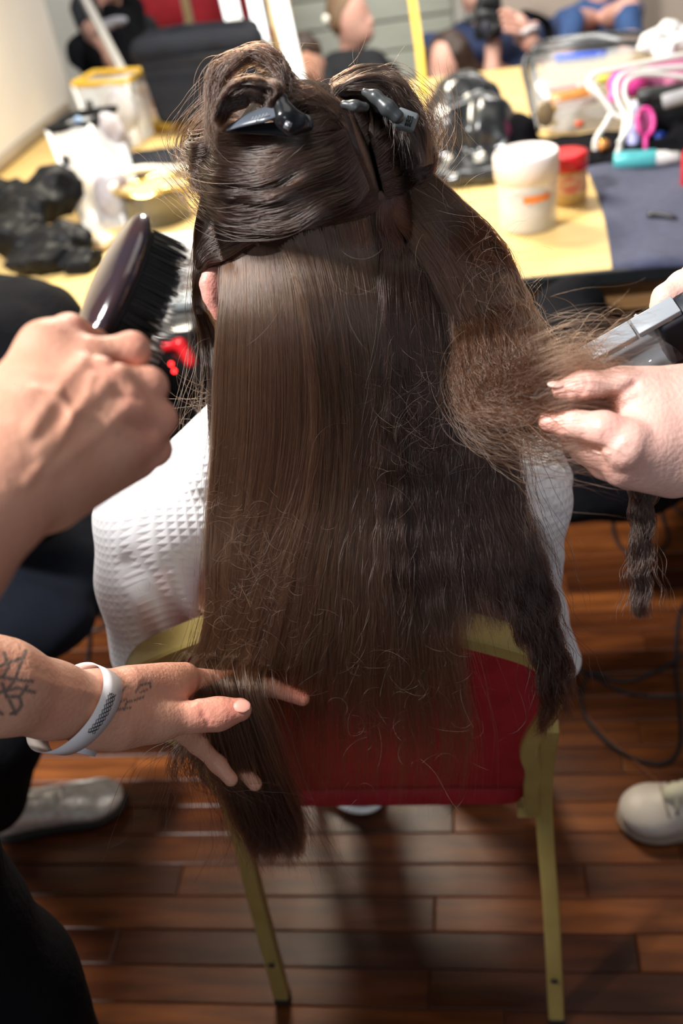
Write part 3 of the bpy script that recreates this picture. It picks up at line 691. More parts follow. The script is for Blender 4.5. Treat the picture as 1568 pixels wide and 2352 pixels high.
# folded black bag
s = Soft().box(G(375, 392, TZ + .03), (0.135, 0.11, 0.022), 0.02, k=.02).box(G(372, 375, TZ + .065), (0.125, 0.10, 0.022), 0.02, k=.01)
tag(soft('folded_bag', s, 0.007, BLACKC, disp=folds(0.006, 22, 13)), 'flat folded black fabric bag in front of the soft case', 'bag')
# gold-rimmed cosmetic pouch
t = thing('glass_pot', 'dark glass pot with a wavy cream and gold rim beside the hair', 'pot', T(365, 520))
c = T(368, 505)
MB().lathe(c, [(.0001, 0), (.078, .001), (.085, .01), (.090, .085)], 40).build('body', GLASSD, t)
ring = [c + np.array([.098 * cos(a), .078 * sin(a), .092 + .006 * sin(5 * a)]) for a in np.linspace(0, 2 * pi, 60)]
MB().tube(ring, .0065, 8, cap=False).build('gold_rim', mat('gold_rim', (.80, .60, .20), .2, metal=.9), t)
ring2 = [c + np.array([.104 * cos(a), .09 * sin(a) + .012, .108 + .006 * sin(3 * a + 1)]) for a in np.linspace(0, pi * 1.15, 40)]
MB().tube(ring2, .013, 8, flat=.8).build('cream_fold', mat('cream_satin', (.84, .76, .62), .45), t)
MB().add([c + np.array([0, 0, .086])] + [p - np.array([0, 0, .003]) for p in ring[:-1]], [(0, 1 + k, 1 + (k + 1) % 59) for k in range(59)]).build('inner_lining', mat('tan_lining', (.48, .35, .20), .5), t)
# black cloth heap on the left
s = Soft()
for q, d, r in (((70, 470), 2.62, (.085, .08, .05)), ((130, 440), 2.66, (.07, .07, .06)), ((40, 540), 2.55, (.075, .08, .055)), ((130, 560), 2.50, (.09, .07, .045)), ((190, 600), 2.44, (.05, .05, .03)), ((95, 590), 2.46, (.09, .06, .03)), ((10, 470), 2.66, (.06, .06, .06))):
    s.ell(P(*q, d), r, k=.03)
tag(soft('black_garment', s, 0.007, SATIN, disp=folds(0.034, 20, 14)), 'crumpled black satin garment heaped at the left of the table', 'garment')
# puff
c = T(240, 572); tag(MB().ball(up(c, .02), (.034, .028, .020), 10).build('powder_puff', CREAM), 'round cream powder puff between the black garment and brush', 'powder puff')
# white towels stack (two folded)
for k, (y_, hh, lab) in enumerate(((592, .013, 'lower of two folded white towels beside the ear'), (555, .026, 'thick upper white towel beside the hairbrush'))):
    s = Soft().box(G(440, y_ + 14, TZ + (.015 if k == 0 else .056)), (0.125, 0.055, hh), hh * .95, k=.01)
    tag(soft('folded_towel', s, 0.006, TOWEL, disp=folds(0.004, 40, 20 + k)), lab, 'towel')
# clear palette and small things by the front edge
o = MB().box(G(410, 690, TZ + .012), (.062, .035, .010)).build('makeup_palette', mat('smoked_lid', (.34, .37, .38), .12, spec=.8), bevel=.004); tag(o, 'flat smoked-lid palette by the black front edge', 'palette')
o = MB().box(G(425, 650, TZ + .010), (.055, .030, .008)).build('makeup_palette', mat('dark_palette', (.14, .13, .13), .25), bevel=.004); tag(o, 'dark closed palette behind the smoked-lid one', 'palette')
# white small thing at right of head
s = Soft().box(T(975, 365) + [0, 0, .03], (.03, .04, .03), .02)
tag(soft('white_box', s, .006, WHITE), 'small white case half hidden by the right side of the hair', 'case')

# black fur coat on the near left (over a seat back)
s = Soft()
for q, d, r in (((-20, 760), 1.86, (.16, .12, .10)), ((60, 800), 1.80, (.13, .10, .12)), ((100, 740), 1.88, (.07, .06, .045)), ((-40, 900), 1.75, (.16, .12, .16)), ((60, 900), 1.75, (.10, .10, .14)), ((0, 1060), 1.7, (.16, .12, .16))): s.ell(P(*q, d), r, k=.05)
fur = soft('fur_coat', s, 0.012, BLACK, disp=folds(0.012, 22, 15))
tag(fur, 'black fluffy coat draped over a seat at the left edge', 'coat')
# dark bags under the table
s = Soft()
for q, d, r in (((1300, 770), 1.98, (.085, .08, .11)), ((1332, 705), 1.98, (.03, .03, .06)), ((1290, 860), 1.92, (.11, .09, .12)), ((1330, 1000), 1.95, (.13, .10, .15)), ((1430, 1050), 1.95, (.15, .10, .14)), ((1290, 1130), 1.98, (.07, .07, .06)), ((1540, 960), 1.98, (.15, .10, .20))): s.ell(P(*q, d), r, k=.05)
tag(soft('black_backpack', s, 0.010, BLACK, disp=folds(0.012, 18, 16)), 'black soft backpack slumped under the right side of the table', 'bag')
s = Soft()
for q, d, r in (((60, 1330), 1.9, (.20, .10, .10)), ((40, 1430), 1.8, (.14, .08, .08)), ((180, 1230), 2.0, (.12, .1, .09)), ((300, 1150), 2.1, (.16, .1, .12)), ((420, 1000), 2.2, (.14, .1, .13))): s.ell(P(*q, d), r, k=.05)
tag(soft('dark_holdall', s, 0.012, mat('dark_denim', (.006, .008, .014), .9, spec=.15), disp=folds(0.012, 16, 17)), 'dark blue-black holdall on the floor behind the brushing arm', 'bag')
# device with red lights
c = P(405, 830, 2.05); t = thing('charger', 'black and red battery charger with two red lights under the table', 'charger', c - np.array([0, 0, .09]))
MB().box(c, (.065, .05, .085)).build('body', PLAST, t, bevel=.012)
s = Soft().cap(P(378, 795, 1.98), P(415, 790, 1.97), .012).cap(P(415, 790, 1.97), P(438, 830, 1.97), .013); soft('red_grip', s, .004, REDP, t)
for q in ((393, 836), (400, 852)): MB().ball(P(*q, 1.97), .0045, 6).build('led', LEDR, t)
MB().box(P(465, 815, 2.05), (.03, .03, .012)).build('battery', mat('grey_batt', (.25, .24, .23), .5), t, bevel=.003)
MB().box(P(405, 960, 2.12), (.075, .06, .07)).build('stand', PLAST, t, bevel=.01)

# ================================================================== mirrors and lights behind the table
t = thing('leaning_easel', 'white wooden easel bar leaning in the left mirror', 'easel', G(310, 225, .76))
MB().tube([P(185, -20, 3.9), P(318, 235, 3.72)], 0.020, 4).build('bar', mat('easel_white', (.80, .78, .74), .5), t, smooth=False)
t = thing('yellow_mirror_frame', 'yellow painted mirror frame standing behind the black cape', 'mirror frame', G(975, 230, .78))
MB().tube([P(942, -30, 3.32), P(962, 110, 3.34), P(974, 235, 3.36)], 0.017, 4).build('stile', mat('yellow_wood', (.86, .62, .10), .4), t, smooth=False)
MB().tube([P(974, 262, 3.36), P(880, 268, 3.40), P(700, 275, 3.5)], 0.014, 4).build('rail', mat('yellow_wood2', (.86, .62, .10), .4), t, smooth=False)
for nm, a, b, r, lab in (('light_tube', P(632, -40, 3.30), P(686, 196, 3.24), .026, 'broad white light tube right of the hair loop'),
                         ('light_tube', P(575, -40, 3.36), P(610, 130, 3.32), .023, 'white light tube directly behind the hair loop'),
                         ('light_tube', P(516, -40, 3.62), P(538, 52, 3.6), .032, 'short white light tube above the soft case')):
    tt = thing(nm, lab, 'light', b)
    MB().tube([a, b], r, 12).build('tube', TUBE, tt); MB().tube([b, b - (a - b) * .06], r * 1.05, 12).build('end_cap', WHITE, tt)
    MB().tube([b - (a - b) * .04, np.array([b[0], b[1], .76])], .008, 6).build('stand_pin', PLAST, tt)
tag(MB().box(P(655, 100, 3.42), (.035, .01, .22)).build('tan_strip', mat('tan_wood', (.62, .45, .25), .5)), 'tan wooden upright between the two white light tubes', 'upright')
# stacked red banquet chairs seen far off through the left mirror
def red_chair(p, s=1.0, lab=''):
    t = thing('stacking_chair', lab, 'chair', p - np.array([0, 0, .4]))
    MB().box(p, (.17, .02, .14)).build('backrest', REDV, t, bevel=.02)
    arc = spline([p + [-.19, 0, -.4], p + [-.19, 0, .10], p + [-.12, 0, .17], p + [.12, 0, .17], p + [.19, 0, .10], p + [.19, 0, -.4]], 40)
    MB().tube(arc, .014, 6).build('back_frame', GOLD, t); MB().box(p + [0, .2, -.22], (.18, .18, .03)).build('seat', REDV, t, bevel=.01)
    for x in (-.17, .17): MB().tube([p + [x, .36, -.2], p + [x, .38, -.62]], .012, 6).build('leg', GOLD, t)
    return t
red_chair(P(490, 20, 5.3) + [.05, 0, 0], lab='red banquet chair with gold frame nearest the light tubes in the far room')
red_chair(P(345, 2, 5.5), lab='red banquet chair beyond the soft case in the far room')

# ================================================================== the two stylists' hands and arms
def fig(name, label, loc): return thing(name, label, 'person', loc)
# ---- stylist on the left: right fist with the brush, tattooed left hand
man = fig('person', 'stylist in black trousers brushing hair, fist on hairbrush, tattooed forearm and white wristband', (-0.95, 0.55, 0))
A = Soft()
wr = P(20, 1085, .535)
A.chain([(P(-420, 1480, .50), .048), (P(-180, 1270, .515), .043), (P(-20, 1125, .53), .0345)], .01)
A.chain([(P(-20, 1125, .53), .034), (wr, .033)], .01)
mcp = [P(196, 818, .585), P(243, 872, .572), P(290, 932, .572), P(326, 1000, .585)]
for q, (wx, wy), r in zip(mcp, ((40, 965), (70, 1000), (95, 1045), (115, 1090)), (.0118, .0122, .0118, .0112)):
    A.cap(P(wx, wy, .550), q, .021, r, k=.013)
A.cap(P(60, 1060, .555), P(235, 935, .598), .032, .021, k=.018)
A.cap(P(20, 1010, .56), P(120, 860, .60), .029, .020, k=.018)
A.cap(P(110, 1110, .57), P(300, 1040, .605), .026, .018, k=.018)
pip = [P(303, 806, .598), P(340, 888, .590), P(363, 963, .592), P(357, 1032, .602)]
dip = [P(308, 862, .628), P(335, 930, .628), P(345, 992, .628), P(338, 1052, .632)]
tip = [P(262, 882, .642), P(285, 945, .645), P(295, 1005, .645), P(292, 1060, .645)]
for m_, p_, d_, t_, r in zip(mcp, pip, dip, tip, (.0100, .0102, .0098, .0088)):
    A.cap(m_, p_, r * 1.02, r * 1.02, k=.0045); A.cap(p_, d_, r, r * .9, k=.003); A.cap(d_, t_, r * .9, r * .78, k=.003)
    A.ell(p_, (r * 1.12,) * 3, k=.004)
A.chain([(P(60, 905, .572), .020), (P(108, 803, .585), .0150), (P(160, 770, .600), .0115)], .012)
A.chain([(P(160, 765, .600), .0118), (P(215, 795, .625), .0105), (P(250, 815, .640), .009)], .004)
A.line([(190, 822), (130, 900), (70, 990)], .0016, 16).line([(243, 880), (170, 960), (90, 1040)], .0016, 15).line([(290, 940), (210, 1010), (120, 1080)], .0014, 15)
A.line([(70, 890), (130, 900), (165, 950), (150, 1000), (110, 1050), (60, 1110)], .0018, 9).line([(165, 950), (200, 905), (215, 860)], .0014, 8).line([(170, 940), (240, 960), (270, 990)], .0012, 8)
A.line([(220, 848), (262, 838)], -.0022, 13).line([(268, 905), (318, 918)], -.002, 12).line([(300, 975), (345, 990)], -.002, 12)
# ---- the tattooed left arm and hand
B = Soft()
B.chain([(P(-420, 1500, .70), .050), (P(-200, 1545, .74), .047), (P(0, 1578, .78), .0365), (P(120, 1608, .82), .0300), (P(200, 1625, .85), .0270)], .012)
B.cap(P(210, 1630, .855), P(370, 1605, .915), .0270, .025, k=.012)
B.cap(P(230, 1600, .86), P(420, 1568, .935), .022, .0135, k=.015)
B.cap(P(235, 1655, .86), P(350, 1655, .90), .024, .019, k=.015)
B.cap(P(300, 1570, .88), P(425, 1548, .94), .013, .010, k=.012)
B.chain([(P(275, 1665, .865), .021), (P(362, 1655, .89), .0165), (P(450, 1645, .905), .0132), (P(500, 1640, .912), .0138), (P(551, 1630, .915), .0108)], .010)
fing = [[(428, 1560, .945, .0115), (530, 1565, .985, .0100), (620, 1578, 1.01, .0092), (694, 1604, 1.015, .0078)],
        [(425, 1600, .95, .0115), (520, 1650, 1.0, .0102), (590, 1720, 1.03, .0094), (635, 1790, 1.02, .0078)],
        [(405, 1630, .945, .0110), (490, 1690, .99, .0100), (545, 1750, 1.01, .0090), (585, 1800, 1.0, .0075)],
        [(385, 1660, .93, .0105), (455, 1710, .965, .0090), (500, 1755, .975, .0080), (530, 1790, .97, .0070)]]
for ch_ in fing: B.chain([(P(x, y, d), r) for x, y, d, r in ch_], .006)
B.line([(330, 1575), (380, 1600), (440, 1608)], -.0018, 10).line([(470, 1640), (478, 1662)], -.0008, 6).line([(462, 1622), (466, 1645)], -.0008, 6)
B.line([(0, 1530), (120, 1575), (230, 1600)], .0012, 14)
ink1 = [[(60, 1495), (45, 1530), (35, 1560), (20, 1580)], [(0, 1555), (30, 1560), (75, 1565)], [(0, 1590), (40, 1580), (80, 1590)], [(5, 1570), (15, 1600), (45, 1600), (62, 1575)],
        [(20, 1605), (35, 1635), (25, 1640)], [(45, 1600), (50, 1620), (35, 1640)], [(0, 1530), (25, 1520), (55, 1510)], [(-30, 1540), (-10, 1580), (-20, 1620), (5, 1640)], [(-60, 1500), (-40, 1560), (-60, 1600)], [(10, 1500), (20, 1530), (10, 1550)]]
ink2 = [[(250, 1620), (262, 1605), (285, 1582), (292, 1574)], [(252, 1628), (270, 1630), (300, 1625)], [(268, 1632), (275, 1612), (290, 1606)], [(285, 1630), (292, 1612), (310, 1608), (330, 1600)], [(310, 1592), (320, 1575), (345, 1568), (345, 1580)], [(322, 1590), (338, 1584)]]
inkf = near_lines(ink1, 4.2); inkg = near_lines(ink2, 2.2)
def inkB(v):
    d = (v - Cc) @ Fv; out = np.maximum(inkf(v), inkg(v)); return out * 0.85
zero = lambda v: np.zeros(len(v))
bv, bf = surface_nets(B, *B.bounds(), .0017)
# upper arms, shoulders, neck and head, coarser, outside the picture
U_ = Soft()
U_.chain([(P(-420, 1480, .50), .048), (np.array([-.72, .22, 1.10]), .046), (np.array([-.92, .30, 1.36]), .055)], .02)
U_.chain([(P(-420, 1500, .70), .050), (np.array([-.78, .62, 1.05]), .046), (np.array([-.95, .72, 1.36]), .055)], .02)
U_.cap((-.95, .36, 1.38), (-.95, .66, 1.38), .07, .07, k=.03).cap((-.94, .51, 1.38), (-.90, .52, 1.52), .055, .055, k=.02)
U_.ell((-.86, .53, 1.62), (.095, .075, .12), k=.02).ell((-.765, .53, 1.60), (.02, .014, .022), k=.01)
def join_soft(name, parts, m, parent, label=None, paint=None):
    V = []; Fc = []; n = 0
    for s_, h_ in parts:
        v, f = s_ if isinstance(s_, tuple) else surface_nets(s_, *s_.bounds(), h_)
        V.append(v); Fc.append(f + n); n += len(v)
    v = np.concatenate(V); f = np.concatenate(Fc)
    me = bpy.data.meshes.new(name)
    me.vertices.add(len(v)); me.vertices.foreach_set('co', v.astype(np.float32).ravel())
    me.loops.add(len(f) * 4); me.loops.foreach_set('vertex_index', f.astype(np.int32).ravel())
    me.polygons.add(len(f)); me.polygons.foreach_set('loop_start', np.arange(0, len(f) * 4, 4, dtype=np.int32))
    me.update(calc_edges=True); me.validate()
    for an, fn in (paint or {}).items():
        at = me.attributes.new(an, 'FLOAT', 'POINT'); at.data.foreach_set('value', fn(v).astype(np.float32))
    return link(name, me, m, parent, label)
redA = near_pts(pip + mcp + [P(160, 765, .59), tip[0], tip[1]], .014)
redB = near_pts([P(545, 1630, .905), P(694, 1604, 1.0), P(470, 1640, .90)], .02)
body1 = join_soft('body', [(A, .0019), ((bv, bf), 0), (U_, .009)], SKIN_A, man, None,
                  {'red': lambda v: np.maximum(redA(v), redB(v)) * .8, 'ink': inkB})
# thumbnail
nv_ = Soft().ell(P(556, 1622, .9045), (.0085, .0065, .0022), frame_to(-Fv * 1 + Uv * .45, Rv), k=.002)
soft('thumbnail', nv_, .0012, mat('nail', (.56, .27, .20), .5), man)
# wristband: a loose ring of white paper round the wrist
wc_ = P(172, 1628, .842); ax_ = P(230, 1640, .86) - P(100, 1606, .815); ax_ /= np.linalg.norm(ax_)
e1 = Uv - ax_ * (Uv @ ax_); e1 /= np.linalg.norm(e1); e2 = np.cross(ax_, e1)
V = []; nn = 72
for k in range(nn):
    a = 2 * pi * k / nn; sl = .012 * cos(a) * 1.1
    for w_, rr in ((-.0110, .0402), (.0110, .0388), (.0110, .0393), (-.0110, .0407)):
        V.append(wc_ + e1 * cos(a) * rr + e2 * sin(a) * rr * .96 + ax_ * (w_ + sl))
Fq = []
for k in range(nn):
    a, b = 4 * k, 4 * ((k + 1) % nn)
    for j in range(4): Fq.append((a + j, a + (j + 1) % 4, b + (j + 1) % 4, b + j))
PAPER = mat('paper_band', (.74, .70, .71), .6)
band = mesh('wristband', V, Fq, PAPER, man, 'white paper festival wristband')
MB().box(P(198, 1712, .845), (.012, .001, .0075), np.stack([ax_, e1, e2], 1) @ np.array([[1, 0, 0], [0, 0, 1], [0, 1, 0]])).build('tab', PAPER, band)
# printed scribble on the band
mb = MB()
for j in range(5):
    pts = []
    for k in range(26):
        a = 1.1 + 0.9 * k / 25; sg = 1 if e2 @ (-Fv) > 0 else -1; a *= sg
        rr = .0405; wv = -.0035 + .0016 * j + .0011 * sin(k * 2.1 + j * 1.7)
        pts.append(wc_ + e1 * cos(a) * rr + e2 * sin(a) * rr * .96 + ax_ * (wv + .0132 * cos(a)))
    mb.tube(pts, .00028, 4)
mb.build('lettering', BLACK, band)
# clothes of the left stylist
s = Soft().cap((-.95, .36, 1.36), (-.95, .68, 1.36), .085, .085, k=.05).cap((-.97, .45, 1.25), (-.98, .48, .95), .14, .13, k=.06).cap((-.97, .62, 1.25), (-.98, .60, .95), .14, .13, k=.06)
s.cap((-.93, .31, 1.34), (-.84, .26, 1.20), .075, .07, k=.02).cap((-.94, .74, 1.34), (-.87, .68, 1.20), .075, .07, k=.02)
soft('t_shirt', s, .012, TEEBK, man, disp=folds(.01, 14, 31))
s = Soft().cap((-.98, .48, .95), (-.98, .60, .95), .14, .14, k=.05)
s.chain([(np.array([-.97, .68, .90]), .105), (np.array([-1.10, .96, .52]), .085), (P(-10, 1700, 1.72), .075), (P(-20, 1830, 1.85), .068)], .03)
s.chain([(np.array([-.90, .42, .90]), .125), (P(-300, 1960, .92), .10), (P(-40, 2300, 1.10), .098), (P(190, 2640, 1.30), .080)], .04)
soft('trousers', s, .010, BLACK, man, disp=folds(.008, 12, 32))
soft('hair', Soft().ell((-.885, .53, 1.655), (.098, .082, .10), k=.02), .010, SANDY, man)
# silver loafer
def shoe(name, toe, heel, w_, hgt, m, parent, sole=SOLE, lace=False, label=None, ankle=None):
    toe = np.array([toe[0], toe[1], 0]); heel = np.array([heel[0], heel[1], 0]); L = np.linalg.norm(toe - heel); d = (toe - heel) / L; sd = np.cross(d, [0, 0, 1])
    M_ = np.stack([d, sd, [0, 0, 1]], 1)
    def at(f, s_, z_): return heel + d * L * f + sd * s_ + np.array([0, 0, z_])
    s = Soft().ell(at(.78, 0, .030), (L * .22, w_ * .52, hgt * .36), M_, k=.02).ell(at(.50, 0, .038), (L * .24, w_ * .44, hgt * .50), M_, k=.03).ell(at(.20, 0, .040), (L * .19, w_ * .40, hgt * .55), M_, k=.03)
    s.cap(at(.35, 0, .05), at(.15, 0, .06), w_ * .34, w_ * .33, k=.02)
    s.ell(at(.17, 0, .10), (L * .145, w_ * .28, .05), M_, k=.012, sub=True)
    s.box(at(.5, 0, -.02), (L, w_, .03), .001, k=.004, sub=True)
    u_ = soft('upper', s, .004, m, parent, label)
    s2 = Soft().ell(at(.76, 0, .010), (L * .255, w_ * .56, .016), M_, k=.02).ell(at(.45, 0, .010), (L * .27, w_ * .46, .015), M_, k=.03).ell(at(.18, 0, .010), (L * .19, w_ * .44, .016), M_, k=.03)
    s2.box(at(.5, 0, -.028), (L, w_, .028), .001, k=.003, sub=True)
    soft('sole', s2, .004, sole, parent)
    return at, d, sd
sh = thing('loafer', 'metallic silver leather loafer on the floor at the lower left', 'shoe', G(150, 1890))
at, d, sd = shoe('loafer', G(292, 1842)[:2], G(-25, 1915)[:2], .098, .075, SILVER, sh)
MB().tube(spline([at(.56, -.038, .052), at(.585, 0, .078), at(.56, .038, .052)], 12), .009, 8, flat=.45).build('saddle_strap', SILVER, sh)
MB().tube(spline([at(.60, -.032, .056), at(.80, -.030, .050), at(.93, 0, .040), at(.80, .030, .050), at(.60, .032, .056)], 30), .0028, 6).build('apron_seam', SILVER, sh)
s = Soft().cap(at(.34, 0, .055), at(.16, 0, .07), .030, .032, k=.02).cap(at(.16, 0, .07), at(.10, .0, .18), .033, .04, k=.02)
soft('ankle', s, .006, SKIN_A, man)
# ---- hairbrush
ha, hb = P(322, 503, .685), P(196, 812, .640)
hb_c = (ha + hb) / 2; la = (ha - hb); Lb = np.linalg.norm(la); la /= Lb
nb = Rv * .80 + Fv * .60; nb -= la * (nb @ la); nb /= np.linalg.norm(nb); wa = np.cross(la, nb)
Mb = np.stack([la, wa, nb], 1)
brush = thing('hairbrush', 'dark glossy oval paddle hairbrush with black bristles held in the fist', 'hairbrush', hb_c)
s = Soft().ell(hb_c, (Lb * .52, .031, .0085), Mb, k=.01).ell(hb_c - nb * .001, (Lb * .45, .026, .010), Mb, k=.01)
s.chain([(hb_c - la * Lb * .46, .010), (P(165, 880, .632), .0085), (P(110, 1010, .628), .0095), (P(80, 1080, .630), .008)], .012)
soft('handle', s, .0018, mat('tortoiseshell_gloss', (.020, .018, .028), .12, var=(.045, .018, .016), scale=22, coat=.6, spec=.7), brush, 'glossy dark handle and back')
s = Soft().ell(hb_c + nb * .006, (Lb * .47, .0265, .006), Mb); soft('cushion', s, .0022, mat('brush_cushion', (.02, .02, .022), .6), brush)
mbb = MB(); mbt = MB(); cnt = 0
for i in range(34):
    for j in range(15):
        u = (i - 16.5) / 17.2; v = (j - 7) / 7.6
        if u * u + v * v > 1: continue
        base_ = hb_c + la * u * Lb * .46 + wa * v * .0255 + nb * .009
        L_ = .024 * (1 - .10 * u * u) + rng.normal() * .0012
        dr = nb + la * (u * .10 + rng.normal() * .03) + wa * (v * .15 + rng.normal() * .03)
        mid = base_ + dr * L_; tipb = mid + dr * (.0035 + .008 * max(0, .1 - u))
        mbb.tube([base_, mid], [.00085, .0007], 4, cap=False); mbt.tube([mid, tipb], [.0007, .0005], 4)
o = mbb.build('bristles', mat('black_bristle', (.018, .016, .016), .45), brush); o['kind'] = 'stuff'
o = mbt.build('bristle_tips', mat('pale_bristle', (.60, .55, .50), .5), brush, 'pale bristle tips'); o['kind'] = 'stuff'

# ---- stylist on the right
wom = fig('person', 'pale-handed stylist at the right pinching a held lock, in blue shirt and cream sneakers', (.80, 1.0, 0))
Cc_ = Soft()
Cc_.chain([(P(1950, 985, .83), .050), (P(1720, 980, .82), .046), (P(1600, 980, .81), .041)], .02)
Cc_.cap(P(1600, 980, .81), P(1490, 985, .80), .043, .040, k=.02)
Cc_.cap(P(1590, 905, .81), P(1450, 893, .79), .021, .016, k=.018)
Cc_.chain([(P(1480, 905, .795), .019), (P(1420, 888, .785), .0140), (P(1360, 893, .780), .0122), (P(1335, 893, .778), .0125), (P(1290, 896, .778), .0080)], .008)
Cc_.cap(P(1540, 1040, .80), P(1435, 1030, .765), .031, .0170, k=.016)
Cc_.cap(P(1540, 1070, .80), P(1425, 1078, .785), .024, .0140, k=.014)
Cc_.chain([(P(1440, 1010, .765), .0160), (P(1385, 985, .765), .0132), (P(1320, 976, .775), .0112), (P(1260, 968, .785), .0082)], .006)
Cc_.chain([(P(1432, 1062, .780), .0145), (P(1372, 1042, .788), .0118), (P(1318, 1008, .798), .0098), (P(1292, 985, .805), .008)], .004)
Cc_.chain([(P(1440, 1088, .800), .0130), (P(1385, 1070, .812), .0105), (P(1335, 1035, .820), .009), (P(1310, 1005, .825), .0075)], .004)
Cc_.chain([(P(1470, 1095, .825), .012), (P(1410, 1078, .835), .0095), (P(1370, 1045, .84), .008)], .004)
Cc_.line([(1342, 862), (1348, 880), (1338, 900), (1325, 915)], -.0009, 5).line([(1328, 872), (1332, 890), (1325, 905)], -.0006, 4).line([(1335, 925), (1385, 922), (1420, 908), (1455, 885)], -.0030, 11)
Cc_.line([(1315, 1020), (1345, 1028)], -.0012, 6).line([(1385, 1000), (1400, 1030), (1395, 1060)], -.0008, 8).line([(1410, 1035), (1435, 1012)], .0012, 9)
Cc_.line([(1300, 1005), (1335, 1018), (1390, 1030)], -.0018, 7)
# second hand, fingers over the black appliance
Dd = Soft()
Dd.chain([(P(1900, 700, 1.02), .045), (P(1680, 660, .98), .036), (P(1620, 655, .965), .028)], .02)
Dd.chain([(P(1630, 640, .955), .021), (P(1570, 660, .935), .0150), (P(1528, 685, .930), .0118), (P(1512, 706, .930), .0082)], .008)
Dd.chain([(P(1640, 690, .945), .017), (P(1590, 720, .935), .0125), (P(1560, 735, .94), .010)], .006)
Up_ = Soft().chain([(P(1950, 985, .83), .050), (np.array([.62, .80, 1.15]), .05), (np.array([.85, .85, 1.38]), .06)], .02)
Up_.chain([(P(1900, 700, 1.02), .045), (np.array([.66, 1.15, 1.20]), .05), (np.array([.85, 1.15, 1.38]), .06)], .02)
Up_.cap((.86, .88, 1.40), (.86, 1.12, 1.40), .07, .07, k=.03).cap((.86, 1.0, 1.40), (.82, 1.0, 1.52), .05, .05, k=.02).ell((.79, 1.0, 1.62), (.09, .072, .115), k=.02).ell((.70, 1.0, 1.60), (.018, .013, .02), k=.01)
for yy, foot in ((1.20, .36), (.92, .62)):
    Up_.chain([(np.array([.84, yy, .80]), .075), (np.array([.66, yy, .48]), .052), (np.array([foot + .06, yy, .09]), .034)], .02)
redC = near_pts([P(1295, 893, .77), P(1260, 970, .775), P(1335, 893, .765), P(1380, 985, .755), P(1432, 1062, .768), P(1385, 1070, .80)], .015)
join_soft('body', [(Cc_, .0017), (Dd, .0025), (Up_, .010)], SKIN_P, wom, None, {'red': lambda v: redC(v) * .35, 'ink': zero})
soft('thumbnail', Soft().ell(P(1280, 883, .7735), (.0085, .0055, .0020), frame_to(-Fv * .55 + Uv * .85, Rv), k=.002), .0012, mat('nail2', (.78, .47, .40), .45), wom)
s = Soft().cap((.86, .90, 1.36), (.86, 1.10, 1.36), .09, .09, k=.05).cap((.87, .95, 1.25), (.88, .96, .92), .13, .125, k=.06).cap((.87, 1.08, 1.25), (.88, 1.06, .92), .13, .125, k=.06)
s.cap((.85, .84, 1.36), (.70, .81, 1.22), .08, .07, k=.02).cap((.85, 1.16, 1.36), (.72, 1.15, 1.24), .08, .07, k=.02)
soft('shirt', s, .012, BLUES, wom, disp=folds(.01, 14, 41))
s = Soft().cap((.87, .93, .90), (.87, 1.12, .90), .13, .13, k=.04).cap((.86, 1.19, .88), (.76, 1.20, .62), .10, .09, k=.03).cap((.86, .92, .88), (.77, .92, .62), .10, .09, k=.03)
soft('shorts', s, .012, BLACK, wom, disp=folds(.008, 12, 42))
soft('hair', Soft().ell((.815, 1.0, 1.655), (.095, .08, .10)).ell((.88, 1.0, 1.58), (.05, .07, .10), k=.03), .010, HAIRF, wom)
for nm, toe, heel, lab in (('sneaker', G(1420, 1888)[:2], G(1420, 1888)[:2] + np.array([.28, .015]), 'cream leather lace-up sneaker on the floor at the right edge'), ('sneaker', (.45, .90), (.72, .92), 'cream sneaker of the right stylist outside the frame')):
    if nm and toe[0] > .4: continue
    sh = thing(nm, lab, 'shoe', (toe[0] + .1, toe[1], 0))
    at, d, sd = shoe(nm, toe, heel, .108, .085, CREAML, sh, sole=mat('taupe_rubber', (.30, .22, .17), .6))
    tg = MB(); 
    s = Soft().cap(at(.66, 0, .068), at(.40, 0, .090), .020, .022, k=.01); soft('tongue', s, .004, LACE, sh)
    for k in range(5):
        f_ = .66 - .055 * k
        MB().tube(spline([at(f_, -.030, .062 + k * .005), at(f_ - .01, 0, .087 + k * .006), at(f_ - .02, .030, .062 + k * .005)], 8), .0035, 6).build('lace', LACE, sh)
    for k in range(5):
        for q in (-1, 1): MB().ball(at(.665 - .055 * k, .033 * q, .060 + k * .004), .003, 5).build('eyelet', SOLE, sh)
    MB().tube(spline([at(.70, -.050, .03), at(.72, -.03, .062), at(.73, 0, .070), at(.72, .03, .062), at(.70, .050, .03)], 16), .0016, 5).build('toe_seam', mat('taupe_thread', (.35, .28, .22), .7), sh)

# ---- the black appliance with grey strip and clear nozzle
a, b = P(1322, 826, .93), P(1600, 668, .90)
ax_ = (b - a); La = np.linalg.norm(ax_); ax_ /= La
dn = P(1380, 900, .99) - P(1355, 800, .93); dn -= ax_ * (dn @ ax_); dn /= np.linalg.norm(dn); nn_ = np.cross(ax_, dn)
M_ = np.stack([ax_, dn, nn_], 1)
dev = thing('hair_appliance', 'black hand-held hair appliance with grey edge strip and clear nozzle', 'appliance', (a + b) / 2)
MB().box(a + ax_ * (La * .5 + .06) + dn * .042, (La * .5 - .016, .036, .014), M_).build('body', mat('navy_black_plastic', (.010, .014, .022), .45), dev, bevel=.006)
MB().box(a + ax_ * La * .25 + dn * .0035, (La * .22, .0035, .010), M_).build('grey_strip', GREYP, dev, 'grey metal strip', bevel=.001)
MB().box(a + ax_ * La * .66 + dn * .0035, (La * .17, .0035, .010), M_).build('grey_strip', GREYP, dev, 'grey metal strip', bevel=.001)
noz = []
for k in range(12):
    t_ = k / 11
    noz.append(a + ax_ * (.048 * t_ ** .7 + .0) + dn * (.006 + .075 * t_))
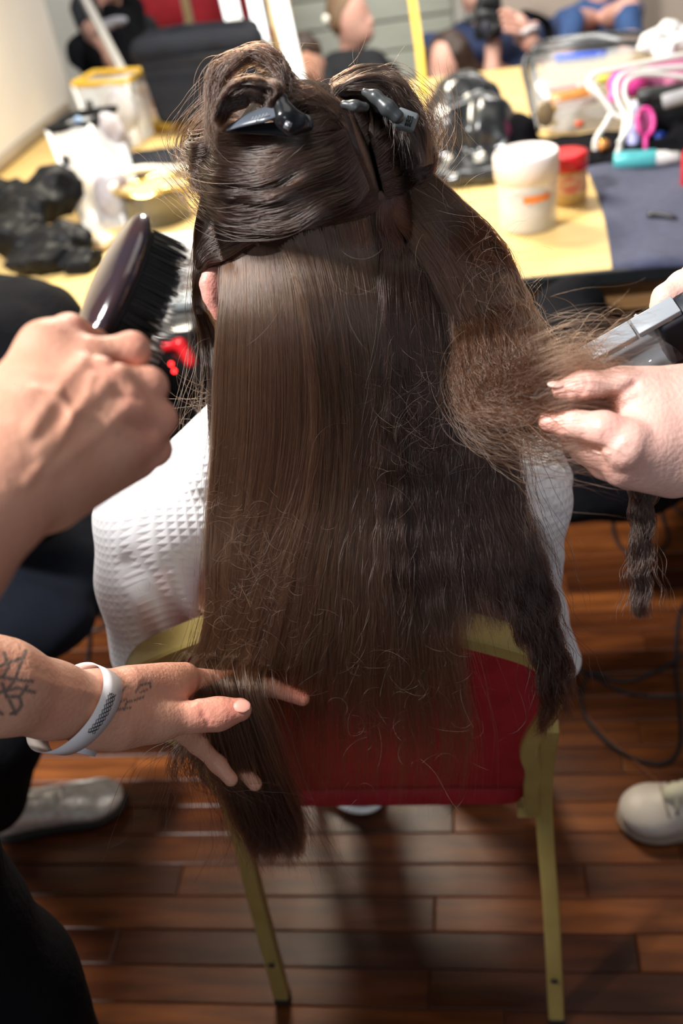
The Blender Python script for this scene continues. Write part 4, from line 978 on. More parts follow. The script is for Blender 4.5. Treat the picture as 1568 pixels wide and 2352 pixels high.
CLR = mat('clear_plastic', (.80, .86, .92), .08, alpha=.22, spec=.9)
V = []; 
for k in range(12):
    t_ = k / 11
    for w_ in (-.014, .014): V.append(a + ax_ * (.010 + .012 * sin(t_ * 2.4)) + dn * (.006 + .06 * t_) + nn_ * w_)
    for w_ in (.014, -.014): V.append(a + ax_ * (.066 + .022 * sin(t_ * 1.6)) + dn * (.006 + .06 * t_) + nn_ * w_)
Fq = [(4 * k + j, 4 * k + (j + 1) % 4, 4 * k + 4 + (j + 1) % 4, 4 * k + 4 + j) for k in range(11) for j in range(4)] + [(0, 3, 2, 1), (44, 45, 46, 47)]
mesh('nozzle', V, Fq, CLR, dev, 'clear curved plastic nozzle')
MB().tube(spline([V[4 * k] for k in range(12)], 24), .0022, 6).build('nozzle_rib', GREYP, dev); MB().tube(spline([V[4 * k + 2] for k in range(12)], 24), .0022, 6).build('nozzle_rib', mat('clear_rib', (.55, .6, .66), .2, alpha=.6), dev)
MB().box(a - ax_ * .006 + dn * .006, (.007, .006, .011), M_).build('nozzle_tip', GREYP, dev, bevel=.002)

# ================================================================== the seated woman
lady = fig('person', 'seated woman seen from behind in white waffle robe, long brown hair half clipped up', (-.18, .95, 0))
Hc = P(715, 470, .92); HR = np.array([.078, .096, .108])
Hc = Hc + np.array([0, 0, -.006])
s = Soft().ell(Hc, HR, k=.01).ell(Hc + [0, .045, -.055], (.055, .055, .065), k=.03)
s.ell(Hc + [0, .102, -.03], (.012, .020, .020), k=.012).ell(Hc + [0, .095, -.072], (.024, .010, .007), k=.006).ell(Hc + [0, .088, -.105], (.02, .018, .016), k=.02)
for q in (-1, 1): s.ell(Hc + [.031 * q, .088, .0], (.014, .010, .008), k=.006); s.ell(Hc + [.03 * q, .088, .022], (.022, .012, .006), k=.01)
s.chain([(Hc + [0, .0, -.09], .052), (np.array([Hc[0] - .005, .935, 1.05]), .056), (np.array([-.18, .95, .98]), .09)], .03)
# left ear, seen from behind
ear = [(506, 738, .925, .0042), (496, 712, .920, .0055), (482, 684, .915, .0065), (475, 652, .912, .0068), (481, 626, .912, .0062), (496, 618, .916, .0055), (508, 622, .92, .005)]
s.chain([(P(x, y, d), r) for x, y, d, r in ear], .004)
s.ell(P(496, 668, .922), (.0075, .010, .021), k=.006).cap(P(500, 660, .925), P(520, 670, .94), .012, .012, k=.01)
# arms inside the robe and hands in the lap
for q, sh_ in ((-1, P(350, 1195, 1.13)), (1, P(1185, 1140, 1.08))):
    s.chain([(sh_, .04), (np.array([-.19 + .19 * q, 1.0, .74]), .033), (np.array([-.19 + .10 * q, 1.22, .62]), .026), (np.array([-.19 + .05 * q, 1.28, .60]), .024)], .02)
    for k in range(4): s.cap((-.19 + .05 * q + .012 * (k - 1.5), 1.29, .60), (-.19 + .03 * q + .013 * (k - 1.5), 1.35, .585), .008, .007, k=.004)
    s.chain([(np.array([-.19 + .16 * q, 1.30, .46]), .05), (np.array([-.20 + .12 * q, 1.36, .25]), .045), (np.array([-.25 + .10 * q, 1.33, .09]), .033)], .02)
join_soft('body', [(s, .004)], SKIN_P, lady, None, {'red': near_pts([P(485, 660, .91), P(500, 725, .915)], .022), 'ink': zero})
# robe
ROBE = mat('white_waffle_cotton', (.93, .93, .94), .9, var=(.91, .91, .915), scale=6, sheen=.2, attr=[('sheer', (.66, .42, .38))])
def waffle(m, c=.0102):
    nt = m.node_tree; N = nt.nodes; L = nt.links; b = N['Principled BSDF']
    at = N.new('ShaderNodeAttribute'); at.attribute_name = 'weave'
    sp = N.new('ShaderNodeSeparateXYZ'); L.new(at.outputs['Vector'], sp.inputs[0])
    outs = []
    for i in (0, 1):
        m1 = N.new('ShaderNodeMath'); m1.operation = 'MULTIPLY'; m1.inputs[1].default_value = pi / c; L.new(sp.outputs[i], m1.inputs[0])
        m2 = N.new('ShaderNodeMath'); m2.operation = 'COSINE'; L.new(m1.outputs[0], m2.inputs[0])
        m3 = N.new('ShaderNodeMath'); m3.operation = 'ABSOLUTE'; L.new(m2.outputs[0], m3.inputs[0])
        m4 = N.new('ShaderNodeMath'); m4.operation = 'POWER'; m4.inputs[1].default_value = 1.8; L.new(m3.outputs[0], m4.inputs[0]); outs.append(m4)
    mx = N.new('ShaderNodeMath'); mx.operation = 'MAXIMUM'; L.new(outs[0].outputs[0], mx.inputs[0]); L.new(outs[1].outputs[0], mx.inputs[1])
    bp = N.new('ShaderNodeBump'); bp.inputs['Strength'].default_value = 1.0; bp.inputs['Distance'].default_value = .0011
    L.new(mx.outputs[0], bp.inputs['Height']); L.new(bp.outputs[0], b.inputs['Normal'])
waffle(ROBE)
s = Soft()
LS, RS = P(352, 1195, 1.13), P(1183, 1150, 1.08)
s.ell((-.185, .975, .80), (.185, .125, .30), k=.05).ell((-.185, .945, .95), (.17, .095, .13), k=.05)
s.cap(LS, (-.19, .955, 1.035), .060, .075, k=.05).cap(RS, (-.18, .955, 1.035), .056, .075, k=.05)
s.chain([(LS, .061), (P(335, 1330, 1.16), .052), (P(360, 1490, 1.21), .056)], .03)
s.chain([(RS, .057), (P(1175, 1290, 1.12), .052), (P(1215, 1410, 1.17), .040), (P(1284, 1516, 1.23), .027)], .02)
s.chain([(P(1230, 1060, 1.16), .036), (P(1262, 1100, 1.17), .022), (P(1262, 1180, 1.18), .02)], .02)
s.cap((Hc[0], .95, 1.05), (Hc[0] - .005, .945, 1.095), .075, .064, k=.03)
s.cap(P(470, 1080, 1.05), P(505, 990, 1.02), .022, .015, k=.03)
for q in (-1, 1): s.chain([(np.array([-.19 + .10 * q, 1.02, .56]), .09), (np.array([-.19 + .13 * q, 1.30, .54]), .08), (np.array([-.20 + .13 * q, 1.36, .34]), .065)], .03)
s.line([(300, 1290), (345, 1330), (395, 1400), (420, 1455)], -.008, 22).line([(285, 1350), (330, 1400), (380, 1470)], .003, 12).line([(255, 1380), (300, 1440)], -.002, 14)
s.line([(400, 1320), (440, 1400), (460, 1450)], .003, 16).line([(1180, 1150), (1240, 1200), (1285, 1280)], .004, 10).line([(1200, 1230), (1265, 1300)], -.005, 14).line([(1180, 1060), (1225, 1150), (1285, 1190)], -.004, 10)
robe = None
v, f = surface_nets(s, *s.bounds(), .0034)
me = bpy.data.meshes.new('robe'); me.vertices.add(len(v)); me.vertices.foreach_set('co', v.astype(np.float32).ravel())
me.loops.add(len(f) * 4); me.loops.foreach_set('vertex_index', f.astype(np.int32).ravel()); me.polygons.add(len(f)); me.polygons.foreach_set('loop_start', np.arange(0, len(f) * 4, 4, dtype=np.int32)); me.update(calc_edges=True)
dx_ = v[:, 0] + .19; e_ = np.clip((np.abs(dx_) - .16) / .09, 0, 1); e_ = e_ * e_ * (3 - 2 * e_)
wv = np.stack([v[:, 0] + np.sign(dx_) * (v[:, 1] - .86) * e_ * .8, v[:, 2] + .95 * (v[:, 1] - .84) * (1 - e_ * .7), np.zeros(len(v))], 1)
at_ = me.attributes.new('weave', 'FLOAT_VECTOR', 'POINT'); at_.data.foreach_set('vector', wv.astype(np.float32).ravel())
sheer = near_lines([[(375, 1330), (395, 1390), (410, 1440)], [(330, 1400), (345, 1440)]], 22)(v) * .55
at_ = me.attributes.new('sheer', 'FLOAT', 'POINT'); at_.data.foreach_set('value', sheer.astype(np.float32))
robe = link('robe', me, ROBE, lady, 'white waffle-weave robe')
for q, p_ in ((0, G(778, 1838)[:2]),):
    shp = thing('shoe', 'white shoe just visible beneath the red chair back', 'shoe', (p_[0], p_[1], 0))
    shoe('shoe', p_ + np.array([.085, -.02]), p_ + np.array([-.13, .13]), .09, .07, mat('white_leather', (.72, .74, .76), .5), shp, sole=WHITE)

# ================================================================== people seen in the mirrors, seated low beyond the table
def far_person(label, hc, hr, face, shirt, hairm, arms=(), cam_=False, extra=(), hair=None, lean=0.0, sw=.16):
    hc = np.asarray(hc, float); t = fig('person', label, (hc[0], hc[1], 0))
    s = Soft().ell(hc, (hr * .78, hr * .92, hr * 1.2), k=.01).ell(hc + np.array(face) * hr * .4 + [0, 0, -hr * .55], (hr * .55, hr * .55, hr * .55), k=.03)
    f_ = np.array(face, float); sd = np.cross(f_, [0, 0, 1])
    s.ell(hc + f_ * hr * .95 + [0, 0, -hr * .15], (.010, .010, .016), k=.012).ell(hc + f_ * hr * .84 + [0, 0, -hr * .62], (.014, .014, .006), k=.008)
    for q in (-1, 1):
        s.ell(hc + f_ * hr * .76 + sd * q * hr * .32 + [0, 0, hr * .12], (.009, .009, .006), k=.006)
        s.ell(hc + sd * q * hr * .80 + [0, 0, -hr * .08], (.010, .012, .022), k=.006)
    nk = hc + [lean, 0, -hr * 1.9]
    s.cap(hc + [0, 0, -hr * .6], nk, hr * .50, hr * .55, k=.02)
    s.cap(nk, (nk[0], nk[1] + .05, .16), .05, .09, k=.02)
    for ar in arms:
        s.cap(nk + [0, .02, -.06], ar[0][0], .04, ar[0][1], k=.02); s.chain([(np.asarray(p), r) for p, r in ar], .012)
    for q in (-1, 1): s.chain([(np.array([nk[0] + .09 * q, nk[1] + .05, .16]), .07), (np.array([nk[0] + .16 * q, nk[1] - .25, .14]), .055), (np.array([nk[0] + .05 * q, nk[1] - .3, .05]), .04)], .02)
    join_soft('body', [(s, .007)], SKIN_B, t, None)
    s = Soft().cap(nk + [-sw, .02, -.05], nk + [sw, .02, -.05], .055, .055, k=.05).cap(nk + [0, .02, -.08], (nk[0], nk[1] + .05, .14), .13, .14, k=.06)
    for ar in arms:
        p0, p1 = np.asarray(ar[0][0]), np.asarray(ar[1][0]); s.cap(p0, p0 * .45 + p1 * .55, .062, .058, k=.03)
    for a_, b_, r_ in extra: s.cap(a_, b_, r_, r_, k=.04)
    soft('shirt', s, .010, shirt, t, disp=folds(.01, 15, 50))
    if hair: soft('hair', hair(hc), .007, hairm, t, disp=folds(.005, 40, 51))
    return t
hm = P(806, 42, 4.25)
sh0 = hm + [-.13, .0, -.26]
far_person('man with short sandy hair in black t-shirt reaching out, seen in the mirror', hm, .100, (.93, -.36, 0), TEEBK, SANDY,
           arms=[[(P(845, 170, 4.2), .052), (P(905, 205, 4.1), .040), (P(950, 210, 4.05), .030), (P(985, 195, 4.05), .026), (P(1010, 190, 4.05), .016)],
                 [(P(750, 190, 4.2), .05), (P(735, 300, 4.1), .045), (P(760, 380, 4.0), .03)]],
           lean=-.03, extra=[(P(778, 165, 4.3), P(850, 160, 4.25), .085), (P(775, 200, 4.3), P(830, 330, 4.3), .11)], hair=lambda c: Soft().ell(c + [-.018, .012, .045], (.085, .095, .085)).ell(c + [-.050, .0, .01], (.050, .085, .075), k=.02))
tag(MB().ball(P(748, 42, 4.1), .014, 8).build('light_bulb', mat('shiny_pearl', (1, .93, .78), .1, emit=.6)), 'small bright round lamp bulb reflected left of the man', 'bulb')
hp = P(690, 140, 3.9)
far_person('person with brown hair half hidden behind the right light tube', P(700, 150, 3.75), .085, (.25, -.95, 0), TEEBK, HAIRF,
           hair=lambda c: Soft().ell(c + [-.01, .015, .04], (.078, .085, .075)))
hw = P(1022, 152, 4.0)
far_person('dark-haired woman looking down, seen in the mirror above the black cape', hw, .088, (-.35, -.9, -.2), TEEBK, HAIRF,
           hair=lambda c: Soft().ell(c + [.02, .03, .035], (.085, .085, .095), k=.02).chain([(c + [-.055, -.01, .06], .025), (c + [-.072, -.02, -.02], .022), (c + [-.075, -.01, -.10], .02)], .02).chain([(c + [.06, -.02, .05], .045), (c + [.09, 0, -.05], .055), (c + [.13, .02, -.16], .06)], .03))
hp = P(1090, -45, 4.3)
ph = far_person('photographer in navy shirt with a black camera and wristband, seen in the mirror', hp, .100, (0, -1, 0), NAVYS, HAIRF,
           arms=[[(P(1262, 75, 4.3), .055), (P(1262, 150, 4.15), .042), (P(1215, 95, 4.0), .034), (P(1190, 55, 3.97), .034), (P(1160, 28, 3.96), .018)],
                 [(P(1215, 110, 4.3), .05), (P(1180, 180, 4.15), .042), (P(1130, 160, 4.0), .032), (P(1132, 110, 3.98), .030), (P(1140, 85, 3.97), .018)]],
           hair=lambda c: Soft().ell(c + [0, .03, .03], (.09, .09, .10)), sw=.22)
s = Soft().cap(P(1160, 130, 4.2), P(1240, 330, 4.2), .14, .15, k=.06).cap(P(1120, 130, 4.25), P(1270, 90, 4.3), .08, .08, k=.05)
soft('shirt_front', s, .010, NAVYS, ph, disp=folds(.012, 16, 55))
for k in range(4): soft('finger', Soft().chain([(P(1176 + 4 * k, 34 + 14 * k, 3.93), .013), (P(1150 + 3 * k, 28 + 14 * k, 3.90), .010)], .004), .004, SKIN_B, ph)
cm = P(1112, 70, 3.92); tcm = thing('camera', 'black camera held upright in both hands, seen in the mirror', 'camera', cm)
Mc = np.stack([Rv, Fv, Uv], 1)
MB().box(P(1120, 45, 3.95), (.052, .035, .072), Mc).build('body', PLAST, tcm, bevel=.012)
MB().box(P(1122, 4, 3.93), (.045, .035, .03), Mc).build('flash', PLAST, tcm, bevel=.01)
M_ = frame_to(-Fv * .95 - Uv * .25, Rv)
MB().lathe(P(1108, 68, 3.92), [(.0001, 0), (.038, .0), (.038, .05), (.042, .055), (.042, .085), (.036, .088), (.033, .070), (.0001, .066)], 28, M_).build('lens', PLAST, tcm)
MB().lathe(P(1108, 68, 3.92), [(.0001, .071), (.022, .071)], 20, M_).build('front_glass', mat('lens_glass', (.02, .02, .04), .05, spec=.9, coat=1), tcm)
MB().box(P(1078, 42, 3.90), (.016, .014, .018), Mc).build('flash_trigger', DGREY, tcm, bevel=.004)
ring = [P(1208, 80, 3.98) + Rv * .040 * cos(a) + Fv * .040 * sin(a) + Uv * .02 * cos(a) for a in np.linspace(0, 2 * pi, 30)]
MB().tube(ring, .011, 6, cap=False).build('wristband', PAPER, ph, 'white wristband')
MB().tube(spline([P(1205, 30, 4.05), P(1255, 55, 4.15), P(1262, 130, 4.2)], 14), .028, 8, flat=.5).build('backpack_strap', BLACK, ph, 'black shoulder strap')
hb2 = P(1375, -95, 4.4)
far_person('person in loose blue denim shirt beside the photographer, seen in the mirror', hb2, .10, (0, -1, 0), BLUES, HAIRF,
           arms=[[(P(1440, 30, 4.3), .06), (P(1448, 130, 4.2), .05), (P(1400, 200, 4.1), .035)], [(P(1310, 50, 4.3), .055), (P(1290, 150, 4.2), .045), (P(1200, 200, 4.0), .03), (P(1165, 205, 3.95), .03), (P(1150, 205, 3.95), .02)]],
           hair=lambda c: Soft().ell(c + [0, .03, .03], (.09, .09, .10)), sw=.15)
# dark-clothed people in the left mirror
far_person('person in black standing at the left mirror edge, arm stretched down', P(235, -60, 4.3), .10, (.5, -.8, 0), TEEBK, HAIRF,
           arms=[[(P(195, 20, 4.2), .05), (P(215, 80, 4.1), .036), (P(255, 140, 4.05), .028), (P(280, 175, 4.05), .02)]], hair=lambda c: Soft().ell(c + [0, .03, .03], (.09, .09, .10)), sw=.13)
s = Soft().cap(P(262, 60, 4.3), P(285, 190, 4.2), .09, .10, k=.04).cap(P(190, 120, 4.2), P(235, 150, 4.1), .07, .07, k=.05).cap(P(300, 20, 4.4), P(310, 180, 4.3), .06, .06, k=.04)
tag(soft('black_coat', s, .010, BLACK, disp=folds(.016, 16, 60)), 'black coat hanging behind the easel bar in the left mirror', 'coat')
tag(soft('white_cloth', Soft().ell(P(265, 50, 4.05), (.05, .03, .02)).ell(P(240, 60, 4.05), (.04, .03, .02), k=.02), .008, PALE, disp=folds(.01, 30, 61)), 'pale cloth against the black coat in the left mirror', 'cloth')
tag(soft('skin_tone_bag', Soft().ell(P(340, 235, 3.75), (.06, .04, .07)).ell(P(345, 270, 3.7), (.05, .04, .03), k=.02), .008, mat('peach_bag', (.68, .48, .36), .6)), 'peach coloured pouch left of the black soft case', 'pouch')

# ================================================================== hair of the seated woman
def hit(x, y, off=0.0):
    q = ray(x, y); R_ = HR + off; o = (Cc - Hc) / R_; d = q / R_
    a = d @ d; b = o @ d; c = o @ o - 1; D = b * b - a * c
    return (-b - math.sqrt(max(D, 0))) / a
def vplane(x, y, Yv): return Yv / ray(x, y)[1]
_by = np.linspace(400, 2000, 161)
_bv = np.interp(_by, [400, 480, 560, 640, 720, 800, 1000, 1150, 1300, 1450, 1600, 2000], [.822, .820, .811, .797, .784, .777, .768, .757, .737, .720, .710, .703])
_bv = np.convolve(np.pad(_bv, 6, mode='edge'), np.ones(13) / 13, 'valid')
def depv(X, Y_, off=0.0):
    """distance along the view of the hair surface: the skull above, a rounded sheet hanging behind the chair below"""
    X = np.asarray(X, float); Y_ = np.asarray(Y_, float)
    rr = Fv + Rv * ((X - 784) / FPX)[..., None] - Uv * ((Y_ - 1176) / FPX)[..., None]
    R_ = HR + off; o = (Cc - Hc) / R_; dd = rr / R_; a = (dd * dd).sum(-1); b = dd @ o; c = o @ o - 1
    dh = (-b - np.sqrt(np.maximum(b * b - a * c, 0))) / a
    base = np.interp(Y_, _by, _bv)
    k = np.interp(Y_, [480, 700, 950, 1300, 1600], [.095, .062, .035, .012, .004])
    u = np.clip(np.abs(X - 700) / 240, 0, 2.1)
    dv = (base + k * u ** 2 / (1 + .25 * u ** 2) - off) / rr[..., 1]
    t = np.clip((Y_ - 455) / 190, 0, 1); t = t * t * (3 - 2 * t)
    return dh * (1 - t) + dv * t
def dep(x, y, off=0.0): return float(depv(np.array([x]), np.array([y]), off)[0])
# underlayer cap on the skull
s = Soft().ell(Hc, HR + .005, k=.01)
s.box(Hc + [0, .13, -.09], (.14, .10, .12), .02, k=.02, sub=True)
s.ell(P(470, 690, .90), (.035, .05, .035), k=.01, sub=True)
PARTL = [[(770, 215), (800, 270), (840, 360), (862, 430), (880, 490)]]
SECT = [[(516, 590), (560, 560), (640, 532)]]
cap_ = join_soft('scalp_hair', [(s, .004)], HCORE, lady, 'close hair over the scalp with pale parting',
                 {'part': lambda v: np.maximum(near_lines(PARTL, 7)(v) * .45, near_lines(SECT, 5)(v) * .6)})

def hair_mat(name, col, col2, rough=.32, shift=0.0):
    m = bpy.data.materials.new(name); m.use_nodes = True; nt = m.node_tree; N = nt.nodes; L = nt.links
    N.remove(N['Principled BSDF']); out = N['Material Output']
    h = N.new('ShaderNodeBsdfHairPrincipled'); h.parametrization = 'COLOR'
    inf = N.new('ShaderNodeHairInfo'); cr = N.new('ShaderNodeValToRGB'); L.new(inf.outputs['Random'], cr.inputs[0])
    cr.color_ramp.elements[0].color = (*col, 1); cr.color_ramp.elements[1].color = (*col2, 1)
    L.new(cr.outputs[0], h.inputs['Color']); h.inputs['Roughness'].default_value = rough
    h.inputs['Radial Roughness'].default_value = .45; h.inputs['Random Roughness'].default_value = .2
    L.new(h.outputs[0], out.inputs[0]); return m
HM_DARK = hair_mat('dark_brown_hair', (.008, .0038, .0025), (.030, .0145, .009), .20)
HM_MID = hair_mat('brown_hair', (.028, .0125, .0065), (.115, .060, .034), .25)
HM_FRIZZ = hair_mat('frizzy_brown_hair', (.021, .009, .005), (.088, .040, .021), .28)
HM_TAIL = hair_mat('dark_hair_ends', (.009, .0038, .0022), (.036, .015, .009), .26)
HSETS = []
def curves(name, pos, rad, m, label=None, taper=True):
    """pos: (strands, points, 3)"""
    n, K, _ = pos.shape
    hc = bpy.data.hair_curves.new(name); hc.add_curves([K] * n)
    hc.attributes['position'].data.foreach_set('vector', pos.astype(np.float32).ravel())
    r = np.ones((n, K), np.float32) * rad
    r *= rng.uniform(.7, 1.2, (n, 1))
    if taper: r *= np.clip((1 - np.linspace(0, 1, K)) * 6, .25, 1)[None]
    at = hc.attributes.get('radius') or hc.attributes.new('radius', 'FLOAT', 'POINT')
    at.data.foreach_set('value', r.astype(np.float32).ravel())
    hc.materials.append(m)
    o = bpy.data.objects.new(name, hc); COL.objects.link(o); o.parent = lady; o.matrix_parent_inverse = Matrix.Translation(lady.location).inverted()
    if label: o['label'] = label
    o['kind'] = 'stuff'
    return o
def smooth_noise(n, K, step, g):
    k = max(3, int(K / step) + 2); a = g.normal(size=(n, k)); t = np.linspace(0, k - 1.001, K); i = t.astype(int); u = t - i; u = u * u * (3 - 2 * u)
    return a[:, i] * (1 - u) + a[:, i + 1] * u
def sheet(st, n, K=34, thick=.006, crimp=0.0, cfreq=120.0, frizz=0.0, clump=.0015, nl=24, ends=.15, starts=0.0, edge=1.0, off=0.004,
          curl=0.0, fr_grow=1.0, seed=0, wild=0.03, depthfn=dep, dense=None, bow=0.0):
    """st: stations along the hair, each (xl, yl, xr, yr) seen from the camera side, optionally with their own two distances"""
    g = np.random.default_rng(seed + 100)
    Lp, Rp = [], []
    for q in st:
        if len(q) == 4: xl, yl, xr, yr = q; dl, dr = depthfn(xl, yl, off), depthfn(xr, yr, off)
        else: xl, yl, dl, xr, yr, dr = q
        Lp.append((xl, yl, dl)); Rp.append((xr, yr, dr))
    M = 60; Lp = spline(Lp, M); Rp = spline(Rp, M)
    u = g.uniform(0, 1, n) if edge == 1.0 else g.beta(edge, edge, n)
    if dense is not None:
        u = np.interp(g.uniform(0, 1, n), np.cumsum(dense) / np.sum(dense), np.linspace(0, 1, len(dense)))
    lock = np.floor(u * nl + g.normal(size=n) * .35).astype(int)
    t0 = g.uniform(0, max(starts, 1e-6), n); t1 = 1 - np.abs(g.normal(size=n)) * ends; t1 = np.clip(t1, .25, 1.0) + g.uniform(0, .02, n)
    s_ = np.linspace(0, 1, K)[None] * (t1 - t0)[:, None] + t0[:, None]; s_ = np.clip(s_, 0, 1)
    fi = s_ * (M - 1); i0 = np.clip(fi.astype(int), 0, M - 2); w_ = (fi - i0)[..., None]
    PL = Lp[i0] * (1 - w_) + Lp[i0 + 1] * w_; PR = Rp[i0] * (1 - w_) + Rp[i0 + 1] * w_
    uu = u[:, None] + .02 * smooth_noise(n, K, 12, g)
    Q = PL * (1 - uu[..., None]) + PR * uu[..., None]
    d = Q[..., 2] - bow * (1 - (2 * uu - 1) ** 2)
    if len(st[0]) == 4:                        # follow the surface between the two edges where no own distance is given
        own = np.array([len(q) == 6 for q in st], float)
        wo = np.interp(s_, np.linspace(0, 1, len(st)), own)
        d = d * wo + depv(Q[..., 0], Q[..., 1], off) * (1 - wo)
    pos = Cc + (Fv + Rv * ((Q[..., 0] - 784) / FPX)[..., None] - Uv * ((Q[..., 1] - 1176) / FPX)[..., None]) * d[..., None]
    T_ = np.gradient(pos, axis=1); seg = np.linalg.norm(T_, axis=2); T_ /= seg[..., None] + 1e-9
    sl = np.cumsum(seg, 1)
    side = np.cross(T_, Fv); side /= np.linalg.norm(side, axis=2)[..., None] + 1e-9
    depth_ = np.cross(side, T_)
    env = np.clip(s_ * 8, 0, 1)
    grow = env * (s_ ** fr_grow if fr_grow else 1)
    th = g.uniform(-1, 1, n)[:, None] * thick * (.35 + .65 * env)
    # locks move together, each by a smooth drift of its own
    LK = lock.max() - lock.min() + 1; li = lock - lock.min()
    dr1 = smooth_noise(LK, K, 9, g)[li] * clump * grow; dr2 = smooth_noise(LK, K, 9, g)[li] * clump * 1.4 * grow
    a1 = dr1 + smooth_noise(n, K, 6, g) * frizz * grow + smooth_noise(n, K, 2.2, g) * frizz * .35 * grow
    a2 = dr2 + smooth_noise(n, K, 6, g) * frizz * grow + smooth_noise(n, K, 2.2, g) * frizz * .35 * grow
    if crimp:
        ph = g.uniform(0, 2 * pi, LK)[li][:, None] + g.normal(size=(n, 1)) * .5
        fq = cfreq * (1 + .12 * g.normal(size=LK)[li][:, None])
        a1 = a1 + crimp * grow * np.sin(fq * sl + ph) * g.uniform(.5, 1.2, (n, 1)); a2 = a2 + crimp * .8 * grow * np.cos(fq * sl * .93 + ph * 1.7)
    # strays leave the lock
    st_ = (g.uniform(0, 1, n) < wild)[:, None] * g.normal(size=(n, 1)) * s_ ** 2
    a1 = a1 + st_ * curl; a2 = a2 - np.abs(st_) * curl * .6
    return pos + side * a1[..., None] + depth_ * (a2 + th)[..., None]
def put(name, sets, rad, m, label=None):
    byK = {}
    for s_ in sets: byK.setdefault(s_.shape[1], []).append(s_)
    for K, L_ in byK.items(): curves(name, np.concatenate(L_), rad, m, label)

# combed-out left section falling from the parting (dry, slightly crimped, gathered low in the hand)
secL = [(512, 592, 690, 535), (508, 680, 720, 660), (502, 760, 735, 760), (497, 860, 745, 870), (492, 1000, 745, 1010), (480, 1150, 720, 1160), (475, 1280, 670, 1290), (478, 1400, 640, 1400),
        (462, 1500, 612, 1500), (445, 1570, .955, 590, 1575, .975), (470, 1650, .965, 610, 1655, .985), (500, 1750, 1.0, 640, 1760, 1.01), (545, 1880, 1.05, 690, 1880, 1.06), (580, 1960, 1.08, 700, 1960, 1.09)]
left = sheet(secL, 12000, 44, thick=.007, crimp=.0006, cfreq=230, frizz=.0022, clump=.0016, nl=34, ends=.10, starts=.02, seed=1, wild=.08, curl=.018, fr_grow=1.4)
secM = [(640, 545, 905, 470), (680, 660, 930, 640), (700, 760, 945, 760), (715, 880, 955, 880), (715, 1000, 975, 1000), (700, 1150, 990, 1150), (665, 1290, 1010, 1300), (635, 1420, 1040, 1420), (600, 1560, 1060, 1560), (590, 1700, 1080, 1700), (600, 1830, 1060, 1830)]
mid = sheet(secM, 8500, 42, thick=.010, crimp=.0007, cfreq=230, frizz=.0036, clump=.0028, nl=26, ends=.32, starts=.02, seed=2, wild=.12, curl=.03, fr_grow=1.6)
tail = sheet([(500, 1600, .985, 590, 1590, .99), (490, 1700, 1.0, 630, 1700, 1.01), (510, 1800, 1.03, 660, 1790, 1.03), (560, 1900, 1.06, 690, 1890, 1.06), (590, 1985, 1.08, 690, 1980, 1.08)], 3000, 26, thick=.016, frizz=.004, clump=.004, crimp=.001, ends=.22, seed=3, wild=.15, curl=.03, fr_grow=.8)
wisp = sheet([(450, 1600, .965, 520, 1640, .97), (410, 1690, .97, 540, 1700, .99), (385, 1760, .98, 540, 1790, 1.02), (400, 1830, .99, 580, 1860, 1.04)], 500, 24, thick=.01, frizz=.005, clump=.004, ends=.3, seed=4, wild=.3, curl=.04)
side = sheet([(640, 480, 640, 545), (560, 500, 575, 568), (490, 520, 520, 600), (455, 570, 482, 612), (448, 640, .945, 468, 640, .94), (450, 720, .955, 470, 720, .955)], 3200, 30, thick=.006, frizz=.001, clump=.0015, nl=10, ends=.1, seed=55, off=.006)
front = sheet([(470, 420, 520, 560), (450, 520, 490, 590), (446, 610, 470, 620), (449, 700, .955, 470, 700, .95), (466, 780, .975, 500, 780, .97), (480, 860, .98, 508, 860, .97), (484, 960, .985, 512, 960, .975), (486, 1040, .99, 516, 1050, .98)], 2200, 36, thick=.006, frizz=.0016, clump=.0015, nl=8, ends=.12, seed=5, wild=.04, curl=.02)
# right dark mass
secR = [(868, 470, 985, 402), (880, 560, 1095, 520), (880, 660, 1150, 640), (885, 780, 1180, 760), (890, 900, 1190, 880), (895, 1010, 1180, 1000), (900, 1150, 1185, 1140), (905, 1280, 1220, 1270), (925, 1380, 1235, 1360), (935, 1450, 1245, 1430)]
right = sheet(secR, 11000, 40, thick=.014, crimp=.0018, cfreq=170, frizz=.0030, clump=.0040, nl=22, ends=.20, starts=.02, seed=6, wild=.10, curl=.03, fr_grow=1.2, dense=[1, 1.2, 1.2, 1.1, 1, .9, .9, .8])
locks = []
for k, (pts, n_) in enumerate(((([(1150, 960), (1165, 1080), (1185, 1200), (1215, 1320), (1235, 1420), (1255, 1520), (1285, 1600), (1305, 1650)]), 420),
                               (([(1130, 980), (1150, 1120), (1185, 1260), (1225, 1370), (1275, 1470), (1300, 1540), (1310, 1600)]), 380),
                               (([(1165, 960), (1175, 1060), (1200, 1180), (1240, 1300), (1262, 1380), (1270, 1440), (1280, 1480)]), 300),
                               (([(1110, 990), (1130, 1180), (1180, 1330), (1220, 1450), (1250, 1560), (1255, 1640), (1235, 1690)]), 420),
                               (([(1090, 1000), (1110, 1200), (1150, 1350), (1190, 1440), (1215, 1500)]), 260))):
    locks.append(sheet([(x - 15, y, x + 15, y) for x, y in pts], n_, 40, thick=.006, crimp=.0026, cfreq=150, frizz=.0012, clump=.001, nl=3, ends=.10, seed=10 + k, wild=.06, curl=.02, off=.012, fr_grow=.2))
crown = sheet([(872, 440, 985, 388), (868, 520, 1040, 475), (880, 600, 1095, 545), (885, 700, 1140, 640)], 5000, 26, thick=.006, frizz=.0012, clump=.0018, nl=16, ends=.2, starts=.03, seed=56, off=.008)
